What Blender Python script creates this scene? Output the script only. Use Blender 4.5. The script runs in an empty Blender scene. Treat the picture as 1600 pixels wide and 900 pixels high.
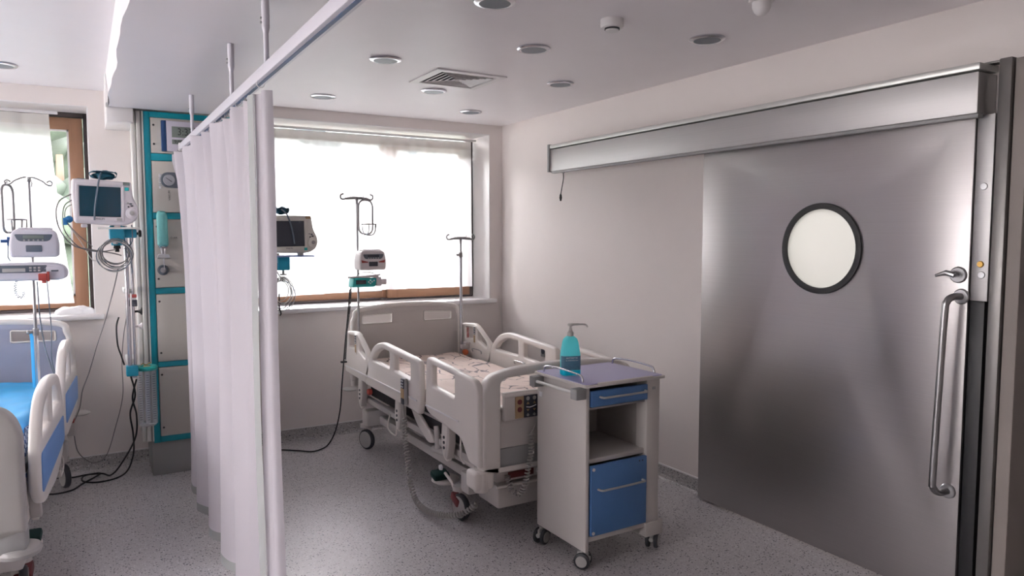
import bpy, bmesh, math, random
from mathutils import Vector, Matrix, noise
random.seed(7)
sc = bpy.context.scene
C = bpy.context.collection
PI = math.pi

# ------------------------------------------------------------------ camera, world, light, exposure
cam_d = bpy.data.cameras.new('camera')
cam = bpy.data.objects.new('camera', cam_d); C.objects.link(cam)
cam_d.sensor_width = 36.0
cam_d.lens = 36.0 * 1135.0 / 1600.0
cam_d.clip_start = 0.05
cam.location = (0, 0, 1.6)
cam.rotation_euler = (math.radians(90 - 4.132), 0, math.radians(-30.488))
sc.camera = cam

w = bpy.data.worlds.new('daylight'); sc.world = w; w.use_nodes = True
nt = w.node_tree; nt.nodes.clear()
tc = nt.nodes.new('ShaderNodeTexCoord'); sp = nt.nodes.new('ShaderNodeSeparateXYZ')
cr = nt.nodes.new('ShaderNodeValToRGB'); bg = nt.nodes.new('ShaderNodeBackground'); wo = nt.nodes.new('ShaderNodeOutputWorld')
cr.color_ramp.elements[0].position = 0.0; cr.color_ramp.elements[0].color = (1.0, 0.952, 0.935, 1)
cr.color_ramp.elements[1].position = 0.8; cr.color_ramp.elements[1].color = (0.94, 0.915, 1.0, 1)
nt.links.new(tc.outputs['Generated'], sp.inputs[0]); nt.links.new(sp.outputs['Z'], cr.inputs[0])
nt.links.new(cr.outputs[0], bg.inputs[0]); bg.inputs[1].default_value = 37.0
nt.links.new(bg.outputs[0], wo.inputs[0])

def area(name, loc, rot, sx, sy, power, col=(1, 1, 1), portal=False):
    l = bpy.data.lights.new(name, 'AREA'); l.shape = 'RECTANGLE'; l.size = sx; l.size_y = sy; l.energy = power; l.color = col
    if portal: l.cycles.is_portal = True
    o = bpy.data.objects.new(name, l); C.objects.link(o); o.location = loc; o.rotation_euler = rot
    return o
# sky light portals in the two window openings of the far wall (they only guide the sky's own light)
area('portal_window_left', (-.97, 6.12, 1.8), (-PI/2, 0, 0), 2.05, 1.4, 1, portal=True)
area('portal_window_right', (2.1, 6.12, 1.8), (-PI/2, 0, 0), 2.1, 1.4, 1, portal=True)

area('portal_fill_window', (-4.5, 2.85, 1.8), (0, -PI/2, 0), 1.4, 4.7, 1, portal=True)  # portal of the added side window
vs = sc.view_settings
sc.display_settings.display_device = 'sRGB'
vs.view_transform = 'Standard'; vs.look = 'None'; vs.gamma = 1.0; vs.use_curve_mapping = False
vs.exposure = 0.08

# ------------------------------------------------------------------ helpers
def link(a, b, t): t.links.new(a, b)
MATS = {}
def mat(name, col, rough=0.5, metal=0.0, spec=0.5, var=0.0, vscale=6.0, bump=0.0, bscale=40.0, coat=0.0, alpha=1.0, trans=0.0, emit=None, estr=0.0):
    m = bpy.data.materials.new(name); m.use_nodes = True
    t = m.node_tree; b = t.nodes['Principled BSDF']
    b.inputs['Base Color'].default_value = (*col, 1); b.inputs['Roughness'].default_value = rough
    b.inputs['Metallic'].default_value = metal; b.inputs['Specular IOR Level'].default_value = spec
    b.inputs['Coat Weight'].default_value = coat; b.inputs['Alpha'].default_value = alpha
    b.inputs['Transmission Weight'].default_value = trans
    if emit: b.inputs['Emission Color'].default_value = (*emit, 1); b.inputs['Emission Strength'].default_value = estr
    if var or bump:
        co = t.nodes.new('ShaderNodeTexCoord')
        if var:
            n = t.nodes.new('ShaderNodeTexNoise'); n.inputs['Scale'].default_value = vscale; n.inputs['Detail'].default_value = 3
            mx = t.nodes.new('ShaderNodeMix'); mx.data_type = 'RGBA'
            mx.inputs[6].default_value = (*[c*(1-var) for c in col], 1); mx.inputs[7].default_value = (*[min(1, c*(1+var)) for c in col], 1)
            link(co.outputs['Object'], n.inputs['Vector'], t); link(n.outputs['Fac'], mx.inputs[0], t); link(mx.outputs[2], b.inputs['Base Color'], t)
        if bump:
            n2 = t.nodes.new('ShaderNodeTexNoise'); n2.inputs['Scale'].default_value = bscale; n2.inputs['Detail'].default_value = 4
            bp = t.nodes.new('ShaderNodeBump'); bp.inputs['Strength'].default_value = bump; bp.inputs['Distance'].default_value = 0.002
            link(co.outputs['Object'], n2.inputs['Vector'], t); link(n2.outputs['Fac'], bp.inputs['Height'], t); link(bp.outputs[0], b.inputs['Normal'], t)
    MATS[name] = m
    return m

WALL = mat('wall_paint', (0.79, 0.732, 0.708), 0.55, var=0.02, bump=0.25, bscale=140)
WALLSH = mat('shaded_wall_paint', (0.26, 0.225, 0.21), 0.6, var=0.03, bump=0.2, bscale=120)  # wall colour darkened to carry the shade on the side turned from the windows
CEIL = mat('ceiling_paint', (0.88, 0.845, 0.865), 0.42, var=0.02, bump=0.08, bscale=20)
WHITE = mat('white_trim', (0.80, 0.78, 0.78), 0.4, var=0.02)
BOARD = mat('sill_white', (0.82, 0.80, 0.81), 0.3)
IVORY = mat('bed_plastic', (0.79, 0.745, 0.705), 0.38, var=0.03, vscale=3, bump=0.05, bscale=300)
IVORYD = mat('bed_panel_plastic', (0.60, 0.56, 0.535), 0.45, var=0.03)
GREYP = mat('grey_plastic', (0.33, 0.33, 0.33), 0.5, var=0.03)
FRAMEG = mat('bed_frame_enamel', (0.60, 0.57, 0.55), 0.4, var=0.03)
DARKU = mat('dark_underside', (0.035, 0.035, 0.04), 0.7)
CHROME = mat('chrome', (0.62, 0.62, 0.66), 0.18, metal=1.0)
STEELR = mat('satin_steel', (0.42, 0.42, 0.43), 0.3, metal=1.0)
WIREM = mat('wire_grey', (0.34, 0.33, 0.33), 0.4, metal=0.6)
ALU = mat('aluminium', (0.62, 0.62, 0.60), 0.35, metal=0.5)
ALUW = mat('white_aluminium', (0.70, 0.69, 0.66), 0.4)
RAILW = mat('track_enamel', (0.62, 0.60, 0.66), 0.35)
TEAL = mat('teal_enamel', (0.0, 0.235, 0.31), 0.35, var=0.04)
TEALB = mat('teal_clamp', (0.01, 0.27, 0.40), 0.35)
TEALC = mat('turquoise_lid', (0.02, 0.40, 0.38), 0.35)
AQUA = mat('pale_turquoise_film', (0.22, 0.62, 0.60), 0.5, var=0.1, vscale=40)
PANELG = mat('panel_laminate', (0.50, 0.475, 0.44), 0.5, var=0.02)
PLINTH = mat('plinth_laminate', (0.30, 0.30, 0.30), 0.5, var=0.03)
BLACK = mat('black_rubber', (0.012, 0.012, 0.014), 0.5)
TYRE = mat('tyre_grey', (0.035, 0.037, 0.045), 0.5)
HUBG = mat('hub_grey', (0.42, 0.41, 0.40), 0.4)
NAVY = mat('navy_plastic', (0.01, 0.05, 0.16), 0.4)
CUFF = mat('cuff_fabric', (0.004, 0.075, 0.12), 0.8, var=0.3, vscale=30, bump=0.5, bscale=60)
TUBEG = mat('grey_tube', (0.10, 0.13, 0.17), 0.45)
CABLEG = mat('grey_cable', (0.22, 0.21, 0.21), 0.45)
CABLEW = mat('pale_cable', (0.55, 0.53, 0.50), 0.45)
MONW = mat('monitor_plastic', (0.70, 0.66, 0.69), 0.4)
MONC = mat('cream_monitor_plastic', (0.66, 0.64, 0.58), 0.4)
PUMPW = mat('pump_plastic', (0.60, 0.59, 0.66), 0.4)
PUMPP = mat('pump_pink_white', (0.68, 0.63, 0.64), 0.4)
LCDG = mat('lcd_grey_green', (0.17, 0.20, 0.185), 0.3)
LCDD = mat('lcd_digit', (0.02, 0.025, 0.025), 0.5)
PADD = mat('keypad_dark', (0.035, 0.038, 0.055), 0.4)
PADG = mat('keypad_grey', (0.10, 0.12, 0.15), 0.4)
SCREEND = mat('screen_grey', (0.045, 0.05, 0.065), 0.2)
SCREENB = mat('screen_blue', (0.003, 0.035, 0.06), 0.2)
TAN = mat('tan_label', (0.42, 0.29, 0.16), 0.5)
BROWNT = mat('brown_strip', (0.22, 0.15, 0.09), 0.5)
REDD = mat('dark_red', (0.13, 0.012, 0.015), 0.45)
REDM = mat('muted_red', (0.35, 0.05, 0.04), 0.45)
ORANGE = mat('orange_plastic', (0.50, 0.13, 0.05), 0.45)
GREEND = mat('dark_green', (0.004, 0.045, 0.04), 0.5)
BLUEF = mat('blue_laminate', (0.065, 0.165, 0.38), 0.45, var=0.05, vscale=30)
BLUEI = mat('blue_inset', (0.14, 0.29, 0.60), 0.45)
TOPL = mat('lavender_laminate', (0.40, 0.38, 0.62), 0.3)
TROLG = mat('trolley_enamel', (0.58, 0.545, 0.52), 0.42, var=0.02)
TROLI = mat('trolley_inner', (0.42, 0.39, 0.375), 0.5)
BRASS = mat('brass_button', (0.50, 0.30, 0.08), 0.35, metal=0.7)
PAPER = mat('paper_white', (0.80, 0.80, 0.82), 0.7)
WOODD = mat('dark_channel', (0.06, 0.045, 0.045), 0.6)
LIGHTG = mat('lamp_glass', (0.60, 0.60, 0.64), 0.25)
LABELB = mat('label_blue_grey', (0.09, 0.22, 0.32), 0.5, var=0.25, vscale=60)

CLEARP = mat('clear_plastic', (0.75, 0.78, 0.82), 0.12, trans=0.0, alpha=0.38)
LAMIN = mat('flat_grey_frame', (0.20, 0.19, 0.185), 0.4, metal=0.6)

def glass_mat(name, tint=(1, 1, 1), gl=0.07):
    m = bpy.data.materials.new(name); m.use_nodes = True; t = m.node_tree; t.nodes.clear()
    a = t.nodes.new('ShaderNodeBsdfTransparent'); a.inputs[0].default_value = (*tint, 1)
    g = t.nodes.new('ShaderNodeBsdfGlossy'); g.inputs['Roughness'].default_value = 0.02
    f = t.nodes.new('ShaderNodeFresnel'); f.inputs[0].default_value = 1.45
    x = t.nodes.new('ShaderNodeMixShader'); o = t.nodes.new('ShaderNodeOutputMaterial')
    link(f.outputs[0], x.inputs[0], t); link(a.outputs[0], x.inputs[1], t); link(g.outputs[0], x.inputs[2], t); link(x.outputs[0], o.inputs[0], t)
    return m
GLASS = glass_mat('window_glass')

def cloth_mat(name, col, transp, transl, tcol=None, weave=0.0):
    m = bpy.data.materials.new(name); m.use_nodes = True; t = m.node_tree; t.nodes.clear()
    d = t.nodes.new('ShaderNodeBsdfDiffuse'); d.inputs[0].default_value = (*col, 1)
    l = t.nodes.new('ShaderNodeBsdfTranslucent'); l.inputs[0].default_value = (*(tcol or col), 1)
    a = t.nodes.new('ShaderNodeBsdfTransparent')
    x = t.nodes.new('ShaderNodeMixShader'); x.inputs[0].default_value = transl
    y = t.nodes.new('ShaderNodeMixShader'); y.inputs[0].default_value = transp
    o = t.nodes.new('ShaderNodeOutputMaterial')
    link(d.outputs[0], x.inputs[1], t); link(l.outputs[0], x.inputs[2], t)
    link(x.outputs[0], y.inputs[1], t); link(a.outputs[0], y.inputs[2], t); link(y.outputs[0], o.inputs[0], t)
    return m
GEL = cloth_mat('turquoise_bottle', (0.32, 0.95, 0.98), 0.0, 0.6)
GELD = cloth_mat('turquoise_gel', (0.05, 0.75, 0.9), 0.0, 0.6)
SHEER = cloth_mat('sheer_fabric', (0.92, 0.915, 0.92), 0.25, 0.72)
SHEERB = cloth_mat('sheer_heading_tape', (0.66, 0.64, 0.62), 0.04, 0.25)
CURT = cloth_mat('curtain_fabric', (0.66, 0.625, 0.675), 0.0, 0.42, (0.72, 0.69, 0.73))
HEMM = cloth_mat('curtain_hem_fabric', (0.40, 0.41, 0.41), 0.0, 0.10)

# speckled vinyl floor
def speckle(name, base, scale=185):
    m = bpy.data.materials.new(name); m.use_nodes = True; t = m.node_tree; b = t.nodes['Principled BSDF']
    co = t.nodes.new('ShaderNodeTexCoord')
    big = t.nodes.new('ShaderNodeTexNoise'); big.inputs['Scale'].default_value = 3; big.inputs['Detail'].default_value = 5
    mx0 = t.nodes.new('ShaderNodeMix'); mx0.data_type = 'RGBA'
    mx0.inputs[6].default_value = (*[c*0.93 for c in base], 1); mx0.inputs[7].default_value = (*[c*1.07 for c in base], 1)
    link(co.outputs['Object'], big.inputs['Vector'], t); link(big.outputs['Fac'], mx0.inputs[0], t)
    last = mx0.outputs[2]
    for sc_, thr, col, seed in ((scale, 0.145, (0.045, 0.05, 0.065), 0.0), (scale*0.8, 0.105, (0.10, 0.10, 0.11), 3.3), (scale*1.3, 0.17, (0.66, 0.65, 0.66), 7.7)):
        mp = t.nodes.new('ShaderNodeMapping'); mp.inputs['Location'].default_value = (seed, seed, seed)
        v = t.nodes.new('ShaderNodeTexVoronoi'); v.inputs['Scale'].default_value = sc_*0.42
        ds = t.nodes.new('ShaderNodeTexNoise'); ds.inputs['Scale'].default_value = sc_*0.8; ds.inputs['Detail'].default_value = 1
        ad = t.nodes.new('ShaderNodeVectorMath'); ad.operation = 'MULTIPLY_ADD'; ad.inputs[1].default_value = (0.012,)*3
        link(co.outputs['Object'], mp.inputs[0], t); link(co.outputs['Object'], ds.inputs['Vector'], t)
        link(ds.outputs['Color'], ad.inputs[0], t); link(mp.outputs[0], ad.inputs[2], t); link(ad.outputs[0], v.inputs['Vector'], t)
        rnd = t.nodes.new('ShaderNodeSeparateColor'); link(v.outputs['Color'], rnd.inputs[0], t)
        mul = t.nodes.new('ShaderNodeMath'); mul.operation = 'MULTIPLY'; mul.inputs[1].default_value = thr*2.6
        link(rnd.outputs[0], mul.inputs[0], t)
        lt = t.nodes.new('ShaderNodeMath'); lt.operation = 'LESS_THAN'
        link(v.outputs['Distance'], lt.inputs[0], t); link(mul.outputs[0], lt.inputs[1], t)
        mx = t.nodes.new('ShaderNodeMix'); mx.data_type = 'RGBA'; mx.inputs[7].default_value = (*col, 1)
        link(lt.outputs[0], mx.inputs[0], t); link(last, mx.inputs[6], t); last = mx.outputs[2]
    link(last, b.inputs['Base Color'], t)
    b.inputs['Roughness'].default_value = 0.42
    return m
FLOORM = speckle('speckled_vinyl', (0.50, 0.475, 0.485))
COVEM = speckle('speckled_cove', (0.42, 0.40, 0.40))

# brushed steel with long horizontal grain
def brushed(name, col, rough, grain):
    m = bpy.data.materials.new(name); m.use_nodes = True; t = m.node_tree; b = t.nodes['Principled BSDF']
    b.inputs['Metallic'].default_value = 1.0
    co = t.nodes.new('ShaderNodeTexCoord'); mp = t.nodes.new('ShaderNodeMapping'); mp.inputs['Scale'].default_value = (4, 1.2, 420)
    n = t.nodes.new('ShaderNodeTexNoise'); n.inputs['Scale'].default_value = 1.0; n.inputs['Detail'].default_value = 3
    link(co.outputs['Object'], mp.inputs[0], t); link(mp.outputs[0], n.inputs['Vector'], t)
    n2 = t.nodes.new('ShaderNodeTexNoise'); n2.inputs['Scale'].default_value = 2.2; n2.inputs['Detail'].default_value = 4
    link(co.outputs['Object'], n2.inputs['Vector'], t)
    r = t.nodes.new('ShaderNodeMapRange'); r.inputs['To Min'].default_value = rough-0.008; r.inputs['To Max'].default_value = rough+0.012
    link(n2.outputs['Fac'], r.inputs['Value'], t); link(r.outputs[0], b.inputs['Roughness'], t)
    mx = t.nodes.new('ShaderNodeMix'); mx.data_type = 'RGBA'
    mx.inputs[6].default_value = (*[c*0.93 for c in col], 1); mx.inputs[7].default_value = (*[c*1.06 for c in col], 1)
    link(n.outputs['Fac'], mx.inputs[0], t); link(mx.outputs[2], b.inputs['Base Color'], t)
    b.inputs['Anisotropic'].default_value = 0.4; b.inputs['Anisotropic Rotation'].default_value = 0.25
    tg = t.nodes.new('ShaderNodeTangent'); tg.direction_type = 'RADIAL'; tg.axis = 'Z'; link(tg.outputs[0], b.inputs['Tangent'], t)
    return m
BRUSH = brushed('brushed_steel', (0.42, 0.40, 0.40), 0.33, 0.25)
BRUSHC = brushed('brushed_steel_cover', (0.50, 0.49, 0.49), 0.5, 0.15)

def wood(name, c1, c2, axis):
    m = bpy.data.materials.new(name); m.use_nodes = True; t = m.node_tree; b = t.nodes['Principled BSDF']
    co = t.nodes.new('ShaderNodeTexCoord'); mp = t.nodes.new('ShaderNodeMapping'); s = [30, 30, 30]; s[axis] = 2
    mp.inputs['Scale'].default_value = s
    n = t.nodes.new('ShaderNodeTexNoise'); n.inputs['Scale'].default_value = 1; n.inputs['Detail'].default_value = 5
    mx = t.nodes.new('ShaderNodeMix'); mx.data_type = 'RGBA'; mx.inputs[6].default_value = (*c1, 1); mx.inputs[7].default_value = (*c2, 1)
    link(co.outputs['Object'], mp.inputs[0], t); link(mp.outputs[0], n.inputs['Vector'], t)
    link(n.outputs['Fac'], mx.inputs[0], t); link(mx.outputs[2], b.inputs['Base Color'], t); b.inputs['Roughness'].default_value = 0.4
    return m
WOODX = wood('frame_wood_across', (0.24, 0.12, 0.065), (0.40, 0.22, 0.13), 0)
WOODZ = wood('frame_wood_upright', (0.24, 0.12, 0.065), (0.40, 0.22, 0.13), 2)

# printed mattress fabric: beige with dark branching lines
def printed(name, base, base2, linec, sc1):
    m = bpy.data.materials.new(name); m.use_nodes = True; t = m.node_tree; b = t.nodes['Principled BSDF']
    co = t.nodes.new('ShaderNodeTexCoord')
    n = t.nodes.new('ShaderNodeTexNoise'); n.inputs['Scale'].default_value = 4; n.inputs['Detail'].default_value = 3
    link(co.outputs['Object'], n.inputs['Vector'], t)
    ad = t.nodes.new('ShaderNodeVectorMath'); ad.operation = 'MULTIPLY_ADD'; ad.inputs[1].default_value = (0.16,)*3
    link(n.outputs['Color'], ad.inputs[0], t); link(co.outputs['Object'], ad.inputs[2], t)
    mp = t.nodes.new('ShaderNodeMapping'); mp.inputs['Scale'].default_value = (1.5, 0.75, 0.2); mp.inputs['Rotation'].default_value = (0, 0, 0.7)
    link(ad.outputs[0], mp.inputs[0], t)
    v = t.nodes.new('ShaderNodeTexVoronoi'); v.feature = 'DISTANCE_TO_EDGE'; v.inputs['Scale'].default_value = sc1
    link(mp.outputs[0], v.inputs['Vector'], t)
    brk = t.nodes.new('ShaderNodeTexNoise'); brk.inputs['Scale'].default_value = 7
    link(co.outputs['Object'], brk.inputs['Vector'], t)
    th = t.nodes.new('ShaderNodeMapRange'); th.inputs['From Min'].default_value = 0.42; th.inputs['From Max'].default_value = 0.62
    th.inputs['To Min'].default_value = 0.0; th.inputs['To Max'].default_value = 0.05
    link(brk.outputs['Fac'], th.inputs['Value'], t)
    lt = t.nodes.new('ShaderNodeMath'); lt.operation = 'LESS_THAN'; link(v.outputs['Distance'], lt.inputs[0], t); link(th.outputs[0], lt.inputs[1], t)
    mx0 = t.nodes.new('ShaderNodeMix'); mx0.data_type = 'RGBA'; mx0.inputs[6].default_value = (*base, 1); mx0.inputs[7].default_value = (*base2, 1)
    link(n.outputs['Fac'], mx0.inputs[0], t)
    mx = t.nodes.new('ShaderNodeMix'); mx.data_type = 'RGBA'; mx.inputs[7].default_value = (*linec, 1)
    link(lt.outputs[0], mx.inputs[0], t); link(mx0.outputs[2], mx.inputs[6], t); link(mx.outputs[2], b.inputs['Base Color'], t)
    b.inputs['Roughness'].default_value = 0.75
    return m
PRINT = printed('printed_sheet', (0.66, 0.52, 0.46), (0.74, 0.62, 0.55), (0.17, 0.14, 0.14), 7)
BLUES = mat('blue_sheet', (0.03, 0.33, 0.66), 0.7, var=0.25, vscale=5)
LEAF = mat('hazy_leaves', (0.016, 0.028, 0.015), 0.8, var=0.5, vscale=2)
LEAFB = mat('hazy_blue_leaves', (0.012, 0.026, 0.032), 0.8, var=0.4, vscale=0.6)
BARK = mat('bark', (0.09, 0.06, 0.04), 0.9, var=0.3)
GRASSM = mat('hill_grass', (0.03, 0.04, 0.03), 0.9, var=0.4, vscale=0.3)

def fillet(poly, r, n=5):
    out = []; N = len(poly)
    rs = r if isinstance(r, (list, tuple)) else [r]*N
    for i in range(N):
        p = Vector(poly[i]); a = Vector(poly[i-1]); b = Vector(poly[(i+1) % N]); rr = rs[i]
        if rr <= 0: out.append(tuple(p)); continue
        u = (a-p); v = (b-p); lu, lv = u.length, v.length; u /= lu; v /= lv
        d = min(rr, lu*0.49, lv*0.49)
        p0 = p+u*d; p2 = p+v*d
        for k in range(n+1):
            s = k/n
            out.append(tuple(p0*(1-s)**2+p*2*s*(1-s)+p2*s*s))
    return out

def smooth_path(pts, n=6, closed=False):
    P = [Vector(p) for p in pts]; N = len(P); out = []
    rng = range(N if closed else N-1)
    for i in rng:
        p0 = P[(i-1) % N] if closed or i > 0 else P[0]; p1 = P[i]; p2 = P[(i+1) % N]
        p3 = P[(i+2) % N] if closed or i+2 < N else P[-1]
        for k in range(n):
            t = k/n
            out.append(0.5*((2*p1)+(-p0+p2)*t+(2*p0-5*p1+4*p2-p3)*t*t+(-p0+3*p1-3*p2+p3)*t**3))
    if not closed: out.append(P[-1])
    return out

class B:
    def __init__(s): s.bm = bmesh.new()
    def box(s, lo, hi, bev=0.0, seg=2, rot=None, piv=None):
        c = (Vector(lo)+Vector(hi))/2; d = [abs(hi[i]-lo[i]) for i in range(3)]
        r = bmesh.ops.create_cube(s.bm, size=1.0); vs = r['verts']
        bmesh.ops.scale(s.bm, vec=d, verts=vs)
        if bev > 0:
            es = list({e for v in vs for e in v.link_edges})
            q = bmesh.ops.bevel(s.bm, geom=es, offset=min(bev, min(d)*0.49), segments=seg, affect='EDGES', profile=0.5)
            vs = list({v for f in q['faces'] for v in f.verts} | {v for v in vs if v.is_valid})
        M = Matrix.Translation(c)
        if rot is not None:
            pv = Vector(piv) if piv is not None else c
            M = Matrix.Translation(pv) @ rot.to_4x4() @ Matrix.Translation(-pv) @ M
        bmesh.ops.transform(s.bm, matrix=M, verts=vs)
        return s
    def ring_surface(s, rings, closed_u=True, cap=True):
        V = [[s.bm.verts.new(p) for p in r] for r in rings]
        n = len(V[0])
        for a, b in zip(V[:-1], V[1:]):
            for i in range(n if closed_u else n-1):
                j = (i+1) % n
                try: s.bm.faces.new((a[i], a[j], b[j], b[i]))
                except ValueError: pass
        if cap and closed_u:
            for r in (V[0][::-1], V[-1]):
                try: s.bm.faces.new(r)
                except ValueError: pass
        return s
    def tube(s, pts, r, seg=8, closed=False, flat=None):
        P = [Vector(p) for p in pts]; N = len(P); rings = []
        up = None
        for i in range(N):
            if closed: t = (P[(i+1) % N]-P[i-1])
            else: t = P[min(i+1, N-1)]-P[max(i-1, 0)]
            if t.length < 1e-9: t = Vector((0, 0, 1))
            t.normalize()
            if up is None:
                up = Vector((0, 0, 1)) if abs(t.z) < 0.9 else Vector((1, 0, 0))
            a = (up - t*up.dot(t))
            if a.length < 1e-6: a = t.orthogonal()
            a.normalize(); up = a; b = t.cross(a)
            rr = r[i] if isinstance(r, (list, tuple)) else r
            ra, rb = (rr*flat[0], rr*flat[1]) if flat else (rr, rr)
            rings.append([P[i]+a*math.cos(2*PI*k/seg)*ra+b*math.sin(2*PI*k/seg)*rb for k in range(seg)])
        if closed: rings.append(rings[0]); s.ring_surface(rings, cap=False); bmesh.ops.remove_doubles(s.bm, verts=s.bm.verts[-seg*(N+1):], dist=1e-6) if False else None
        else: s.ring_surface(rings)
        return s
    def cyl(s, p0, p1, r, r2=None, seg=20):
        return s.tube([p0, p1], [r, r if r2 is None else r2], seg)
    def lathe(s, prof, loc=(0, 0, 0), seg=28, rot=None):
        L = Vector(loc); rings = []
        for r, z in prof:
            ring = [Vector((r*math.cos(2*PI*k/seg), r*math.sin(2*PI*k/seg), z)) for k in range(seg)]
            if rot is not None: ring = [rot @ p for p in ring]
            rings.append([p+L for p in ring])
        s.ring_surface(rings); return s
    def ball(s, c, r, sc3=(1, 1, 1), sub=2):
        q = bmesh.ops.create_icosphere(s.bm, subdivisions=sub, radius=r)
        bmesh.ops.scale(s.bm, vec=sc3, verts=q['verts']); bmesh.ops.translate(s.bm, vec=c, verts=q['verts']); return s
    def plate(s, outer, holes=(), th=0.03, plane='xz', at=0.0, bev=0.008, res=2):
        cu = bpy.data.curves.new('tmp', 'CURVE'); cu.dimensions = '2D'; cu.fill_mode = 'BOTH'
        bev = min(bev, th/2)
        cu.extrude = max(th/2-bev, 0.0); cu.bevel_depth = bev; cu.bevel_resolution = res; cu.offset = -bev
        for poly in [outer]+list(holes):
            spn = cu.splines.new('POLY'); spn.points.add(len(poly)-1); spn.use_cyclic_u = True
            for p, q in zip(spn.points, poly): p.co = (q[0], q[1], 0, 1)
        ob = bpy.data.objects.new('tmp', cu); me = bpy.data.meshes.new_from_object(ob)
        if plane == 'xz': M = Matrix(((1, 0, 0, 0), (0, 0, 1, at), (0, 1, 0, 0), (0, 0, 0, 1)))
        elif plane == 'yz': M = Matrix(((0, 0, 1, at), (1, 0, 0, 0), (0, 1, 0, 0), (0, 0, 0, 1)))
        else: M = Matrix.Translation((0, 0, at))
        me.transform(M); s.bm.from_mesh(me)
        bpy.data.objects.remove(ob); bpy.data.curves.remove(cu); bpy.data.meshes.remove(me)
        return s
    def build(s, name, m, parent=None, smooth=True, weld=True, ang=35, normals=True):
        if weld: bmesh.ops.remove_doubles(s.bm, verts=s.bm.verts, dist=1e-5)
        if normals: bmesh.ops.recalc_face_normals(s.bm, faces=s.bm.faces)
        me = bpy.data.meshes.new(name); s.bm.to_mesh(me); s.bm.free()
        me.materials.append(m)
        if smooth:
            me.shade_smooth(); me.set_sharp_from_angle(angle=math.radians(ang))
        o = bpy.data.objects.new(name, me); C.objects.link(o)
        if parent is not None: o.parent = parent
        return o

def coil(path, r, turns_per_m, n=10):
    P = [Vector(p) for p in path]; L = [0.0]
    for a, b in zip(P[:-1], P[1:]): L.append(L[-1]+(b-a).length)
    tot = L[-1]; N = max(8, int(tot*turns_per_m*n)); out = []
    j = 0
    for i in range(N+1):
        d = tot*i/N
        while j < len(L)-2 and L[j+1] < d: j += 1
        f = (d-L[j])/max(1e-9, L[j+1]-L[j]); p = P[j].lerp(P[j+1], f); t = (P[j+1]-P[j]).normalized()
        a = t.cross(Vector((0.3, 1, 0.2))).normalized(); b = t.cross(a); ph = 2*PI*i/n
        out.append(p+a*math.cos(ph)*r+b*math.sin(ph)*r)
    return out

def text(name, s, size, loc, parent, m, rz=0.0, roll=0.0, align='CENTER', ext=0.0004, sx=1.0):
    cu = bpy.data.curves.new('tmp', 'FONT'); cu.body = s; cu.size = size; cu.extrude = ext; cu.align_x = align; cu.align_y = 'CENTER'; cu.resolution_u = 2
    ob = bpy.data.objects.new('tmp', cu); me = bpy.data.meshes.new_from_object(ob)
    M = Matrix.Translation(loc) @ Matrix.Rotation(rz, 4, 'Z') @ Matrix.Rotation(PI/2, 4, 'X') @ Matrix.Rotation(roll, 4, 'Z') @ Matrix.Diagonal((sx, 1, 1, 1))
    me.transform(M); me.materials.clear(); me.materials.append(m); me.name = name
    bpy.data.objects.remove(ob); bpy.data.curves.remove(cu)
    o = bpy.data.objects.new(name, me); C.objects.link(o); o.parent = parent
    return o

def tag(o, label=None, cat=None, group=None, kind=None):
    if label: o['label'] = label
    if cat: o['category'] = cat
    if group: o['group'] = group
    if kind: o['kind'] = kind
    return o
def thing(name, label, cat, loc=(0, 0, 0), rz=0.0, group=None):
    o = bpy.data.objects.new(name, None); C.objects.link(o); o.location = loc; o.rotation_euler = (0, 0, rz)
    o.empty_display_size = 0.1
    return tag(o, label, cat, group)
def struct(name, label=None, loc=(0, 0, 0)):
    o = bpy.data.objects.new(name, None); C.objects.link(o); o.location = loc
    return tag(o, label, None, None, 'structure')
def copy_tree(o, parent=None):
    c = o.copy(); C.objects.link(c); c.parent = parent
    for ch in list(o.children): copy_tree(ch, c)
    return c

# ------------------------------------------------------------------ room shell
XR, YB, ZC, XL, YN = 3.246, 5.686, 2.57, -4.2, -2.8
b = B(); b.box((XL-.2, YN-.2, -0.12), (XR+2.4, YB+.5, 0.0)); f = b.build('floor', FLOORM, smooth=False); tag(f, 'speckled grey vinyl floor', None, None, 'structure')
b = B(); b.box((XL-.2, YN-.2, ZC), (XR+2.4, YB+.5, ZC+.15)); f = b.build('ceiling', CEIL, smooth=False); tag(f, 'pale lilac white plaster ceiling', None, None, 'structure')
# far wall with two deep openings
WL = (-2.0, 0.056, 1.06, 2.462); WR = (0.95, 3.12, 1.03, 2.49)
b = B(); y0, y1 = YB, YB+.46
b.box((XL-.2, y0, 0), (WL[0], y1, ZC)); b.box((WL[1], y0, 0), (WR[0], y1, ZC)); b.box((WR[1], y0, 0), (XR+.2, y1, ZC))
b.box((WL[0], y0, 0), (WL[1], y1, WL[2])); b.box((WL[0], y0, WL[3]), (WL[1], y1, ZC))
b.box((WR[0], y0, 0), (WR[1], y1, WR[2])); b.box((WR[0], y0, WR[3]), (WR[1], y1, ZC))
f = b.build('wall_back', WALL, smooth=False, weld=False); tag(f, 'pinkish white far wall with two window openings', None, None, 'structure')
b = B()
b.box((XR, 1.50, 0), (XR+.16, 1.72, ZC)); b.box((XR, 3.02, 0), (XR+.16, YB, ZC)); b.box((XR, 1.72, 2.05), (XR+.16, 3.02, ZC))
f = b.build('wall_right', WALL, smooth=False, weld=False); tag(f, 'plain right wall carrying the steel sliding door', None, None, 'structure')
b = B(); b.box((XL-.2, YN, 0), (XL, YB, 1.06)); b.box((XL-.2, YN, 2.45), (XL, YB, ZC)); b.box((XL-.2, YN, 1.06), (XL, .5, 2.45)); b.box((XL-.2, 5.2, 1.06), (XL, YB, 2.45))
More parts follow.
